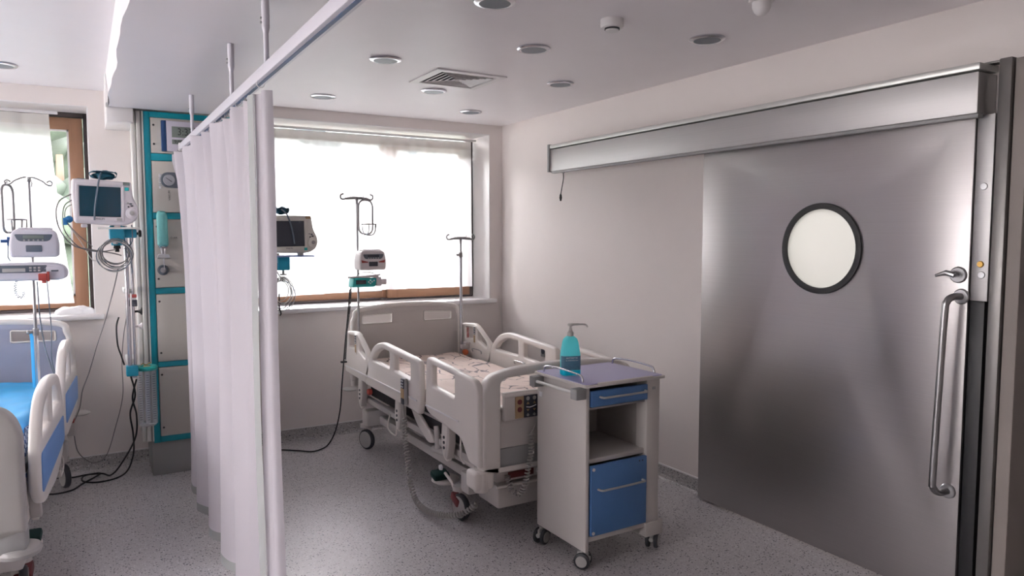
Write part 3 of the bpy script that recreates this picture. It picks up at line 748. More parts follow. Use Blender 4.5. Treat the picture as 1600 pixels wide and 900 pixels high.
# flowmeter under a turquoise film cap
fm = thing('flowmeter', 'flowmeter with turquoise film wrap plugged into the column', 'flowmeter', (.445, 5.225, 1.43))
b = B(); b.plate(fillet([(-.032, .105), (.032, .10), (.03, .30), (.02, .325), (-.02, .33), (-.034, .31)], .012), [], .05, 'xz', 0, .018)
for v_ in b.bm.verts: v_.co += Vector(noise.noise_vector(v_.co*60))*.004
b.build('film_wrap', AQUA, fm)
b = B(); b.cyl((-.008, 0, .11), (-.004, 0, .045), .011, .008); b.cyl((.012, 0, .11), (.008, 0, .045), .009, .006); b.lathe([(0, .105), (.024, .105), (.03, .095), (.018, .085)], (0, .01, 0)); b.cyl((0, .045, .09), (0, 0, .09), .009); b.build('valve_body', CHROME, fm)
b = B(); b.plate(fillet([(-.042, .02), (.042, .02), (.032, .05), (-.03, .05)], .006), [], .04, 'xz', 0, .006); b.build('nozzle_cap', mat('pale_cap', (.62, .60, .60), .4), fm)
b = B(); b.tube([(0, 0, .03), (.004, 0, -.055)], [.003, .0012], 6); b.build('drip_needle', PUMPW, fm)

# ------------------------------------------------------------------ hospital beds (local y: -1.07 foot .. 1.08 head)
def mirror_pts(p): return p
def rail_outline(kind, dz):
    if kind == 'near_blue':
        o = [(-.84, .52), (-.82, .74), (-.66, .90), (-.38, .935), (-.08, .90), (.03, .78), (.05, .62), (-.02, .48), (-.30, .41), (-.74, .43)]
        return fillet([(a, c) for a, c in o], [.08, .12, .14, .16, .14, .10, .08, .10, .12, .10], 6), [fillet([(-.73, .72), (-.66, .83), (-.47, .875), (-.43, .72)], [.03, .07, .03, .02], 5), fillet([(-.36, .72), (-.36, .875), (-.12, .85), (-.05, .74)], [.02, .03, .07, .03], 5)]
    if kind == 'far_blue':
        o = [(.10, .60), (.12, .82), (.26, .97), (.50, 1.01), (.72, .94), (.80, .78), (.80, .62), (.74, .52), (.16, .50)]
        return fillet([(a, c) for a, c in o], [.06, .12, .14, .16, .12, .08, .06, .06, .06], 6), [fillet([(.19, .80), (.28, .90), (.44, .945), (.44, .80)], [.03, .07, .03, .02], 5), fillet([(.50, .80), (.50, .95), (.66, .90), (.73, .80)], [.02, .03, .06, .03], 5)]
    Y = lambda y: y-4.27
    if kind == 'head':
        o = [(5.36, .57), (5.35, .88), (5.09, .905), (4.84, .76), (4.82, .66), (4.88, .555)]
        r = [.02, .05, .06, .06, .05, .05]
        h = [([(5.26, .77), (5.26, .86), (5.13, .865), (5.12, .78)], .015), ([(5.05, .86), (4.90, .765), (4.90, .725), (5.05, .77)], .02)]
    elif kind == 'middle':
        o = [(4.91, .55), (4.90, .62), (4.85, .73), (4.74, .85), (4.58, .895), (4.00, .865), (3.94, .85), (3.935, .68), (3.95, .53), (4.05, .54)]
        r = [.02, .05, .1, .1, .1, .03, .04, .05, .03, .03]
        h = [([(4.76, .745), (4.70, .80), (4.57, .85), (4.43, .845), (4.43, .74)], [.02, .05, .05, .012, .012]), ([(4.35, .84), (4.08, .825), (4.08, .725), (4.35, .74)], .015)]
    else:
        o = [(3.86, .60), (3.85, .74), (3.84, .905), (3.50, .885), (3.42, .875), (3.24, .865), (3.195, .80), (3.195, .42), (3.30, .42), (3.40, .53), (3.80, .57)]
        r = [.04, .03, .045, .02, .02, .06, .04, .01, .03, .04, .04]
        h = [([(3.765, .865), (3.47, .85), (3.47, .73), (3.765, .745)], .018)]
    out = fillet([(Y(a), c+dz) for a, c in o], r, 6)
    holes = [fillet([(Y(a), c+dz) for a, c in q], rr, 5) for q, rr in h]
    return out, holes

def make_bed(label, loc, rz, dz=0.0, blue=False, group=None):
    R_ = thing('hospital_bed', label, 'hospital bed', loc, rz, group)
    # headboard and footboard
    hb = fillet([(-.445, .45), (-.445, .93), (-.40, 1.035), (0, 1.065), (.40, 1.035), (.445, .93), (.445, .45)], [.01, .08, .1, .3, .1, .08, .01], 8)
    hh = [fillet([(s*.375, .925), (s*.375, .985), (s*.135, 1.0), (s*.135, .925)], .012, 4) for s in (-1, 1)]
    b = B(); b.plate(hb, hh, .028, 'xz', 1.08, .01); ho = b.build('headboard', IVORYD if not blue else BLUEG, R_)
    b = B(); b.tube(smooth_path([(-.448, 1.08, .45), (-.448, 1.08, .88), (-.435, 1.08, .97), (-.38, 1.08, 1.033), (0, 1.08, 1.058), (.38, 1.08, 1.033), (.435, 1.08, .97), (.448, 1.08, .88), (.448, 1.08, .45)], 6), .021, 10); b.build('headboard_rim', IVORY, ho, ang=70)
    b = B()
    for q in hh: b.tube([(p[0], 1.066, p[1]) for p in q], .005, 6, closed=True)
    tag(b.build('grip_rim', IVORY, ho, ang=70), kind='stuff')
    z = dz
    # footboard: two broad columns joined by an arched top bar, recessed panel below
    fo = fillet([(-.485, .39+z), (-.485, .80+z), (-.44, .885+z), (-.30, .915+z), (0, .93+z), (.30, .915+z), (.44, .885+z), (.485, .80+z), (.485, .39+z)], [.01, .06, .05, .2, .3, .2, .05, .06, .01], 8)
    fh = [fillet([(-.375, .40+z), (-.375, .865+z), (0, .885+z), (.375, .865+z), (.375, .40+z)], [.0, .04, .2, .04, .0], 6)]
    b = B(); b.plate(fo, fh, .075, 'xz', -1.045, .018, 3); b.build('footboard', IVORYSH if blue else IVORY, R_)
    b = B(); b.box((-.385, -1.065, .50+z), (.385, -1.03, .70+z), .004); fp = b.build('foot_panel', IVORYD if not blue else IVORYD, R_)
    b = B(); b.box((-.385, -1.068, .39+z), (.385, -1.028, .50+z), .004); b.build('foot_skirt', GREYP, R_)
    b = B(); b.box((-.37, -1.075, .70+z), (.37, -1.02, .718+z), .006); b.build('foot_panel_edge', IVORY, R_)
    if blue:
        b = B(); b.box((-.36, -1.072, .52+z), (.36, -1.064, .69+z), .003); b.build('blue_panel', BLUEI, R_)
    # side rails
    for s in (-1, 1):
        if blue:
            for kd, q in (('near_blue', [(-.80, .50), (.0, .53), (.01, .66), (-.79, .67)]), ('far_blue', [(.14, .58), (.76, .60), (.77, .74), (.15, .74)])):
                out, holes = rail_outline(kd, 0)
                b = B(); b.plate(out, holes, .045, 'yz', s*.487, .016, 3); ro = b.build('side_rail', IVORY, R_)
                b = B(); b.plate(fillet(q, .03), [], .006, 'yz', s*.511, .002); b.build('blue_panel', BLUEI, ro)
        for kd, nm in (('head', 'head_side_rail'), ('middle', 'middle_side_rail'), ('foot', 'foot_side_rail')) if not blue else ():
            out, holes = rail_outline(kd, dz)
            b = B(); b.plate(out, holes, .042, 'yz', s*.487, .014, 3); ro = b.build(nm, IVORY, R_)
            ys = {'head': (.60, 1.07), 'middle': (-.30, .60), 'foot': (-.86, -.43)}[kd]
            b = B(); b.box((s*.512-.004, ys[0], .612+dz), (s*.512+.004, ys[1], .622+dz), .003); b.build('rail_bead', BOARD, ro)
            if kd == 'head':
                b = B(); b.plate(fillet([(.80, .74+dz), (.845, .74+dz), (.845, .885+dz), (.80, .885+dz)], .008), [], .052, 'yz', s*.487, .004); kp = b.build('rail_keypad', IVORY, ro)
                b = B(); b.box((s*.487-.0275, .806, .815+dz), (s*.487+.0275, .839, .875+dz), .003); b.build('keypad_symbols', PADD, kp)
                b = B(); b.box((s*.487-.0275, .808, .75+dz), (s*.487+.0275, .837, .81+dz), .003); b.build('keypad_label', TAN, kp)
                b = B()
                for q in range(3):
                    for e in range(2): b.box((s*.487-.029, .812+e*.014, .822+dz+q*.017), (s*.487+.029, .820+e*.014, .829+dz+q*.017))
                b.build('keypad_keys', PAPER, kp, smooth=False)
            if kd in ('head', 'middle'):
                y = .78 if kd == 'head' else .12
                b = B(); b.tube(smooth_path([(s*.462, y-.07, .675+dz), (s*.455, y-.065, .70+dz), (s*.455, y+.065, .70+dz), (s*.462, y+.07, .675+dz)], 4), .004, 6); b.build('release_catch', STEELR, ro)
    # deck
    b = B(); b.box((-.42, -1.0, .50+dz), (.42, 1.04, .555+dz), .01); b.build('mattress_deck', FRAMEG, R_)
    b = B(); b.box((-.445, -.98, .535+dz), (-.425, .98, .575+dz), .004); b.box((.425, -.98, .535+dz), (.445, .98, .575+dz), .004); b.build('deck_edge', DARKU, R_)
    # lift frame
    for s in (-1, 1):
        b = B(); b.box((s*.40-.02, -.90, .36), (s*.40+.02, .95, .40), .006); b.build('side_beam', FRAMEG, R_)
        b = B(); b.box((s*.30-.025, -.72, .19), (s*.30+.025, .98, .25), .008); b.build('chassis_beam', FRAMEG, R_)
        # rail carriers
        for y in (.86, .12, -.60):
            b = B(); b.plate(fillet([(y-.05, .56+dz), (y+.04, .56+dz), (y+.055, .42), (y+.03, .34), (y-.03, .32), (y-.055, .40)], .03), [], .03, 'yz', s*.455, .008)
            o = b.build('rail_carrier', IVORY, R_)
            b = B(); b.plate(fillet([(y-.085, .55+dz), (y-.06, .55+dz), (y-.045, .45), (y-.02, .36), (y-.05, .345), (y-.08, .44)], .012), [], .045, 'yz', s*.462, .006); b.build('carrier_rib', IVORYD, o)
            b = B()
            for q in (.40, .43, .46): b.cyl((s*.468, y+.01, q), (s*.474, y+.01, q), .009, seg=10)
            b.build('carrier_button', PADD, o)
        # thigh bracket leaf
        b = B(); b.plate(fillet([(-.02, .52), (-.18, .49), (-.36, .40), (-.38, .37), (-.30, .35), (-.12, .43)], .03), [], .02, 'yz', s*.43, .006); b.build('lift_arm', IVORY, R_)
        b = B(); b.cyl((s*.42, -.40, .34), (s*.42, -.38, .47), .018); b.cyl((s*.40, -.50, .33), (s*.40, -.30, .31), .022); b.build('lift_piston', FRAMEG, R_)
        # wire loops
        b = B(); b.tube(smooth_path([(s*.45, .30, .40), (s*.47, .29, .35), (s*.47, .28, .30), (s*.47, .16, .29), (s*.47, .14, .33), (s*.45, .13, .40)], 4), .005, 6); b.build('bag_hook', IVORY, R_)
        for y in (-.62, -.74):
            b = B(); b.tube([(s*.44, y, .56), (s*.445, y-.01, .38), (s*.43, y-.02, .345)], .006, 8); b.build('drainage_rod', IVORY, R_)
    b = B(); b.box((-.42, -.86, .335), (.42, -.56, .362), .01); b.build('accessory_shelf', FRAMEG, R_)
    b = B(); b.box((-.30, -.30, .25), (.30, -.16, .50), .01); b.box((-.30, .45, .25), (.30, .58, .50), .01); b.build('lift_column', FRAMEG, R_)
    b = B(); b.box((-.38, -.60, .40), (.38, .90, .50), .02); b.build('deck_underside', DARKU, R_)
    for y in (-.76, .90):
        b = B(); b.box((-.43, y-.05, .18), (.43, y+.05, .30), .015); b.build('axle_beam', FRAMEG, R_)
    # casters
    for sx in (-1, 1):
        for y, da in ((-.68, .15), (.90, .4)):
            cx_ = sx*.41
            rot = Matrix.Rotation(da, 3, 'Z')
            def W(p): return rot @ Vector(p)+Vector((cx_, y, 0))
            b = B(); b.tube([W((-.0185, 0, .075)), W((.0185, 0, .075))], .061, 28); o = b.build('caster_wheel', HUBG, R_)
            b = B()
            prof = [(.060, -.016), (.070, -.015), (.0745, -.008), (.0745, .008), (.070, .015), (.060, .016)]
            RR = rot @ Matrix.Rotation(PI/2, 3, 'Y')
            b.lathe(prof, W((0, 0, .075)), 32, RR); b.build('tyre', TYRE, o, ang=60)
            b = B(); b.tube([W((sx*-.026, 0, .075)), W((sx*-.026, .01, .12)), W((sx*-.024, .02, .19))], [.022, .026, .03], 12, flat=(1, .35)); b.tube([W((0, .02, .165)), W((0, .02, .19))], .035, 16); b.build('caster_fork', FRAMEG, o)
    # corner bumpers
    for sx in (-1, 1):
        if not blue:
            b = B(); b.box((sx*.47-.06, -1.085, .30), (sx*.47+.055, -.97, .40), .022, 3); o = b.build('corner_bumper', IVORY, R_)
            b = B(); b.lathe([(0, .405), (.034, .402), (.043, .392), (.045, .31), (.038, .29), (0, .285)], (sx*.475, -1.045, 0), 24); b.build('bumper_roller', IVORY, o)
        else:
            b = B(); b.box((sx*.44-.05, -1.08, .345), (sx*.44+.045, -.99, .45), .012); o = b.build('column_foot', GREYP, R_)
            b = B(); b.lathe([(0, .375), (.05, .375), (.075, .366), (.082, .352), (.075, .335), (0, .33)], (sx*.45, -1.02, 0), 28); b.build('bumper_roller', HUBG, o)
        b = B(); b.lathe([(0, .46), (.045, .46), (.06, .45), (.045, .438), (0, .436)], (sx*.50, 1.0, 0), 24); b.build('head_bumper', FRAMEG, R_)
    # foot pedals
    for sx in (-1, 1):
        b = B(); b.box((sx*.40-.055, -.43, .155), (sx*.40+.045, -.35, .195), .012, rot=Matrix.Rotation(.25, 3, 'X')); b.build('brake_pedal', GREEND, R_)
        b = B(); b.lathe([(0, .115), (.06, .115), (.085, .13), (.08, .145), (0, .15)], (sx*.36, -.37, 0), 24); b.build('pedal_plate', IVORY, R_)
        b = B(); b.tube([(sx*.385, -.42, .19), (sx*.395, -.53, .17), (sx*.405, -.61, .12)], .009, 8); o = b.build('pedal_bar', IVORY, R_)
        b = B(); b.box((sx*.405-.035, -.69, .085), (sx*.405+.035, -.60, .135), .01, rot=Matrix.Rotation(.4, 3, 'X')); b.build('brake_pedal', REDD, R_)
        b = B(); b.lathe([(0, .03), (.02, .028), (.024, .015), (.02, 0)], (sx*.475, .60, .50), 18, Matrix.Rotation(sx*PI/2, 3, 'Y')); b.build('release_knob', REDM, R_)
        b = B(); b.lathe([(0, .02), (.03, .02), (.035, 0)], (sx*.47, 1.0, .54), 18, Matrix.Rotation(sx*PI/2, 3, 'Y')); b.build('pivot_cap', IVORYD, R_)
    b = B(); b.lathe([(0, .014), (.015, .012), (.018, 0)], (-.455, -.52, .265), 14, Matrix.Rotation(-PI/2, 3, 'Y')); b.build('lamp_button', PAPER, R_)
    # base cover at the foot end with red strip
    b = B(); b.box((-.34, -.98, .14), (.34, -.74, .27), .02); b.build('base_cover', IVORYD, R_)
    b = B(); b.box((-.36, -1.0, .295), (.36, -.90, .36), .01); o = b.build('weighing_panel', IVORYD, R_)
    b = B(); b.box((-.29, -1.004, .31), (-.13, -.998, .345), .002); b.build('red_window', REDD, o)
    b = B()
    for k in range(5): b.lathe([(0, .005), (.012, .004), (.014, 0)], (-.10+.035*k, -1.0, .328), 14, RX)
    b.build('panel_button', PAPER, o)
    b = B(); b.tube([(-.37, -1.02, .28), (.37, -1.02, .28)], .008, 8); b.build('foot_bar', IVORY, R_)
    return R_
GREYC = mat('grey_beige_cord', (.40, .375, .36), .5)
IVORYSH = mat('shaded_footboard_plastic', (.42, .405, .39), .45, var=.03)  # left bed's footboard: shade put into the colour of the bed plastic
BLUEG = mat('blue_grey_panel', (.34, .35, .44), .45, var=.03)
bed = make_bed('ivory hospital bed with beige printed mattress, by the right window', (2.19, 4.27, 0), 0.0)
bed2 = make_bed('hospital bed with blue rail panels and blue sheet, at the left edge', (-.635, 4.47, 0), math.radians(-4.5), dz=.045, blue=True)
bed['group'] = bed2['group'] = 'hospital beds'

# keypad on the foot end of the right bed
kp = thing('foot_control_panel', 'dark keypad with tan ends hooked on the foot of the ivory bed', 'control panel', (2.04, 3.195, .72))
b = B(); b.box((-.215, -.015, -.075), (.215, .012, .072), .012); b.build('keypad_housing', IVORYD, kp)
b = B(); b.box((-.215, -.022, .05), (.215, .012, .075), .008); b.build('housing_lip', IVORY, kp)
for q0, q1 in ((-.15, -.098), (.085, .14)):
    b = B(); b.box((q0, -.02, -.066), (q1, -.014, .048), .002); b.build('tan_strip', TAN, kp)
b = B(); b.box((-.098, -.021, -.066), (.085, -.014, .05), .002); b.build('keypad_face', PADD, kp)
b = B()
for x in (-.075, -.035, .004): b.lathe([(0, .003), (.009, .0025), (.011, 0)], (x, -.021, .034), 14, RX)
for x in (-.075, -.035, .004, .042): b.plate([(x-.009, -.054), (x, -.042), (x+.009, -.054), (x, -.061)], [], .003, 'xz', -.0215, .001)
b.build('round_key', HUBG, kp)
b = B()
for x in (-.075, -.035, .004, .05):
    b.plate([(x-.009, .004), (x+.009, .004), (x, .018)], [], .003, 'xz', -.0215, .0005); b.plate([(x-.009, -.022), (x+.009, -.022), (x, -.034)], [], .003, 'xz', -.0215, .0005)
b.build('arrow_key', TAN, kp)
b = B(); b.tube([(-.085, -.022, -.009), (-.065, -.022, -.013), (-.045, -.022, -.010), (-.025, -.022, -.004)], .0025, 5); b.tube([(-.01, -.022, -.009), (.018, -.022, -.009)], .0018, 5); b.tube([(.038, -.022, -.009), (.062, -.022, -.009)], .0018, 5); b.build('bed_symbol', PAPER, kp)
b = B()
for z_, m_ in ((.02, 0), (-.02, 1)): b.lathe([(0, .004), (.013, .003), (.014, 0)], (-.124, -.02, z_), 16, RX)
b.build('alarm_button', REDD, kp)
b = B(); b.tube(smooth_path([(-.03, -.02, -.07), (-.035, -.03, -.11), (-.06, -.03, -.15)], 4), .004, 6); b.tube(coil([(-.06, -.03, -.15), (-.065, -.04, -.25), (-.09, -.045, -.34), (-.105, -.04, -.42), (-.12, -.02, -.47), (-.15, .02, -.46), (-.16, .05, -.38)], .012, 60, 8), .0048, 5); b.build('coiled_cord', GREYC, kp, ang=80)

# hand control hooked on the near middle rail
hc = thing('hand_control', 'grey hand control hooked over the near rail of the ivory bed', 'remote control', (1.665, 4.13, .645))
b = B(); b.box((-.014, -.032, -.08), (.012, .028, .085), .01); b.build('control_body', GREYP, hc)
b = B(); b.box((-.017, -.026, .02), (-.012, .022, .08), .004); b.box((-.017, -.026, -.078), (-.012, .022, -.04), .003); b.build('control_keypad', PADD, hc)
b = B(); b.box((-.0175, -.024, -.04), (-.0125, .02, .02), .001); b.build('tan_label', TAN, hc)
b = B()
for k in range(3):
    for e in (-.014, .006): b.cyl((-.0195, e, .032+k*.018), (-.016, e, .032+k*.018), .005, seg=8)
b.build('control_key', PAPER, hc)
b = B(); b.tube(smooth_path([(-.01, .0, -.08), (-.01, -.01, -.13), (-.012, -.02, -.16)], 4), .005, 6)
pth = smooth_path([(1.653-1.665, -.02, -.16), (-.02, -.05, -.27), (-.03, -.12, -.42), (-.04, -.19, -.53), (-.04, -.28, -.60), (-.03, -.42, -.61), (.0, -.56, -.59), (.06, -.66, -.56), (.12, -.72, -.50)], 8)
b.tube(coil(pth, .013, 55, 8), .0052, 5); b.build('coiled_cord', GREYC, hc, ang=80)

# mattresses
def mattress(name, label, m, hw, y0, y1, z0, z1, loc, rz, seed, amp):
    r = thing(name, label, 'mattress', loc, rz)
    b = B(); nx, ny = 44, 90; rings = []
    def surf(x, y):
        return z1+amp*(noise.noise((x*4, y*4, seed))*.9+noise.noise((x*9+3, y*7, seed))*.5+abs(noise.noise((x*7, y*5, seed+9)))*.5)
    for j in range(ny+1):
        y = y0+(y1-y0)*j/ny; e = min(1, (j)/3, (ny-j)/3); e = math.sin(e*PI/2)
        row = [(-hw, y, z0)]
        for i in range(nx+1):
            x = -hw+2*hw*i/nx; ex = min(1, i/3, (nx-i)/3); ex = math.sin(ex*PI/2)
            row.append((x*(1+.01*ex), y, z0+(surf(x, y)-z0)*(0.55+.45*min(e, ex))))
        row.append((hw, y, z0))
        rings.append(row)
    b.ring_surface(rings); b.build('mattress_cover', m, r, ang=70)
    return r
mt1 = mattress('bed_mattress', 'beige mattress printed with dark twig lines, on the ivory bed', PRINT, .395, -.985, 1.0, .556, .665, (2.19, 4.27, 0), 0, 1.0, .012)
mt2 = mattress('bed_mattress', 'mattress under a bright blue sheet on the left bed', BLUES, .39, -.985, 1.0, .601, .685, (-.635, 4.47, 0), math.radians(-4.5), 5.0, .02)
# checked blanket edge hanging at the side of the blue bed
CHK = bpy.data.materials.new('checked_cotton'); CHK.use_nodes = True; t = CHK.node_tree; pb = t.nodes['Principled BSDF']; co = t.nodes.new('ShaderNodeTexCoord')
ch = t.nodes.new('ShaderNodeTexChecker'); ch.inputs['Scale'].default_value = 55; ch.inputs[1].default_value = (.02, .07, .25, 1); ch.inputs[2].default_value = (.5, .6, .75, 1)
link(co.outputs['Object'], ch.inputs[0], t); link(ch.outputs[0], pb.inputs['Base Color'], t); pb.inputs['Roughness'].default_value = .8
bl = thing('checked_blanket', 'navy and white checked blanket edge hanging at the side of the left bed', 'blanket', (-.635, 4.47, 0), math.radians(-4.5))
b = B(); g = [[(.402+.006*math.sin(j*.9)+.012*(k/8), -.9+1.3*j/50, .70-.22*k/8) for j in range(51)] for k in range(9)]
b.ring_surface(g, closed_u=False, cap=False); g2 = [[(p[0]+.008, p[1], p[2]) for p in r_] for r_ in g]; b.ring_surface(g2, closed_u=False, cap=False); b.build('blanket_cloth', CHK, bl, ang=80)

# ------------------------------------------------------------------ bedside trolley
tl = thing('bedside_trolley', 'grey bedside trolley with blue drawer and door on four castors', 'trolley', (2.24, 2.93, 0), math.radians(1.0))
def tb(lo, hi, bev=.002): b = B(); b.box((lo[0]-2.24, lo[1]-2.93, lo[2]), (hi[0]-2.24, hi[1]-2.93, hi[2]), bev); return b
tb((2.0, 2.722, .088), (2.024, 3.14, .886), .008).build('side_panel', TROLG, tl)
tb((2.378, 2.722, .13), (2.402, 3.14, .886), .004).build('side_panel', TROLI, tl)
tb((2.375, 2.720, .115), (2.462, 2.80, .886), .006).build('corner_post', TROLG, tl)
tb((2.40, 3.08, .10), (2.462, 3.14, .886), .006).build('corner_post', TROLG, tl)
tb((2.45, 2.80, .16), (2.462, 3.08, .886), .003).build('outer_panel', TROLG, tl)
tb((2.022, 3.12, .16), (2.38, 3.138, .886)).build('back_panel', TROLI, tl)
tb((2.022, 2.735, .515), (2.38, 3.13, .538), .003).build('shelf', TROLG, tl)
tb((2.022, 2.728, .135), (2.38, 3.13, .162), .003).build('base_panel', TROLG, tl)
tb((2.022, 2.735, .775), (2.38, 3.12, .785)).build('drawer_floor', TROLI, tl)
o = tb((2.375, 2.715, .085), (2.49, 2.83, .158), .004).build('foot_block', TROLG, tl)
dr = tb((2.028, 2.712, .792), (2.374, 2.735, .868), .003).build('drawer', BLUEF, tl)
do = tb((2.028, 2.712, .166), (2.374, 2.732, .508), .003).build('door', BLUEF, tl)
def handle(x0, x1, z, parent, nm):
    b = B(); b.tube(smooth_path([(x0-2.24, -.215, z), (x0-2.235, -.243, z), (x0-2.20, -.246, z), ((x0+x1)/2-2.24, -.248, z), (x1-2.28, -.246, z), (x1-2.245, -.243, z), (x1-2.24, -.215, z)], 4), .0055, 8); b.build(nm, HUBG, parent, ang=60)
handle(2.075, 2.355, .838, dr, 'drawer_handle'); handle(2.068, 2.345, .392, do, 'door_handle')
b = B(); b.cyl((2.04-2.24, -.222, .492), (2.04-2.24, -.216, .492), .008); b.cyl((2.04-2.24, -.222, .182), (2.04-2.24, -.216, .182), .008); b.build('hinge_cap', TROLG, do)
b = B()
for x in (2.325, 2.345): b.cyl((x-2.24, -.2195, .49), (x-2.24, -.217, .49), .004, seg=8)
b.build('door_screw', PADD, do)
b = B(); b.plate(fillet([(1.985-2.24, 2.703-2.93), (2.487-2.24, 2.703-2.93), (2.487-2.24, 3.15-2.93), (1.985-2.24, 3.15-2.93)], .02), [], .014, 'xy', .895, .003); o = b.build('top_plate', TROLG, tl)
b = B(); b.plate(fillet([(1.992-2.24, 2.715-2.93), (2.479-2.24, 2.715-2.93), (2.479-2.24, 3.142-2.93), (1.992-2.24, 3.142-2.93)], .02), [], .003, 'xy', .903, .001); b.build('top_laminate', TOPL, tl)
tb((2.06, 2.700, .889), (2.40, 2.716, .908), .003).build('front_lip', TROLG, tl)
for x in (2.012, 2.462):
    b = B(); xx = x-2.24; b.tube(smooth_path([(xx, 2.765-2.93, .90), (xx, 2.77-2.93, .925), (xx, 2.80-2.93, .938), (xx, 2.95-2.93, .944), (xx, 3.06-2.93, .938), (xx, 3.09-2.93, .925), (xx, 3.095-2.93, .90)], 5), .0055, 8); b.build('guard_rail', CHROME, tl, ang=60)
b = B(); b.cyl((1.957-2.24, 2.735-2.93, .862), (1.957-2.24, 3.10-2.93, .862), .0075); o = b.build('side_rail', ALUW, tl)
for y in (2.72, 3.075): tb((1.942, y, .833), (2.001, y+.05, .885), .004).build('rail_bracket', GREYP, o)
tb((1.998, 3.09, .775), (2.001, 3.115, .80), .0005).build('side_sticker', PAPER, tl)
tb((2.41, 2.717, .835), (2.43, 2.721, .85), .002).build('lock_plug', GREYP, tl)
for x, y, a in ((2.005, 3.10, -1.2), (2.02, 2.765, .65), (2.465, 2.765, -.93), (2.45, 3.10, .5)):
    rot = Matrix.Rotation(a, 3, 'Z'); c0 = Vector((x-2.24, y-2.93, 0))
    W = lambda p: rot @ Vector(p)+c0
    b = B(); b.box((-.009, -.03, .045), (.009, .03, .083), .008, rot=rot, piv=(0, 0, 0))
    for v_ in b.bm.verts: v_.co += c0
    b.tube([W((0, 0, .07)), W((0, 0, .092))], .012, 12); b.tube([W((0, -.036, .05)), W((0, .0, .05))], .012, 8); cf = b.build('caster_body', HUBG, tl)
    for s_ in (-1, 1):
        RR = rot @ Matrix.Rotation(PI/2, 3, 'Y')
        b = B(); b.lathe([(0, -.010), (.034, -.010), (.0395, -.006), (.0395, .006), (.034, .010), (0, .010)], W((s_*.021, 0, .0395)), 28, RR); tw = b.build('caster_wheel', TYRE, cf, ang=50)
        b = B(); b.lathe([(0, 0), (.028, 0), (.027, .0025), (0, .003)], W((s_*.0315, 0, .0395)), 24, rot @ Matrix.Rotation(s_*PI/2, 3, 'Y')); b.build('wheel_cap', HUBG, cf)

# turquoise pump bottle on the trolley top
bt = thing('pump_bottle', 'turquoise hand sanitiser pump bottle standing on the trolley', 'bottle', (2.078, 2.955, .9055), -.35)
sec = lambda hx, hy, z: [(p[0], p[1], z) for p in fillet([(-hx, -hy), (hx, -hy), (hx, hy), (-hx, hy)], min(hx, hy)*.75, 5)]
b = B(); b.ring_surface([sec(.044, .030, 0), sec(.048, .033, .004), sec(.0485, .0335, .02), sec(.0485, .0335, .10), sec(.045, .032, .125), sec(.038, .029, .165), sec(.032, .026, .182), sec(.020, .018, .192), sec(.0135, .0135, .196)]); o = b.build('bottle_body', GEL, bt, ang=50)
b = B(); b.ring_surface([sec(.0492, .0342, .003), sec(.0492, .0342, .026)], cap=False); b.build('gel_level', GELD, bt, ang=60)
b = B(); b.ring_surface([[(p[0], p[1], .028) for p in sec(.0494, .0344, 0) if p[1] < .0 or p[0] > .04], [(p[0], p[1], .098) for p in sec(.0494, .0344, 0) if p[1] < .0 or p[0] > .04]], closed_u=False, cap=False); lb_ = b.build('bottle_label', LABELB, bt, ang=60)
text('label_text', 'ANTISEPTIK', .0115, (0, -.0347, .088), bt, PAPER)
text('label_text', 'EL DEZENFEKTANI', .0075, (0, -.0347, .076), bt, PAPER)
b = B(); b.lathe([(.015, .190), (.0165, .192), (.0165, .212), (.012, .216), (.008, .225), (.0055, .238), (.0055, .25), (0, .25)], (0, 0, 0), 24); pu = b.build('pump_collar', TROLG, bt)
b = B(); b.lathe([(0, .244), (.014, .246), (.016, .252), (.012, .257), (0, .258)], (0, 0, 0), 20); b.tube(smooth_path([(0, 0, .252), (.05, .0, .252), (.078, 0, .249), (.088, 0, .237)], 4), [.006]*4+[.0045]*9, 8); b.build('pump_spout', TROLG, bt)

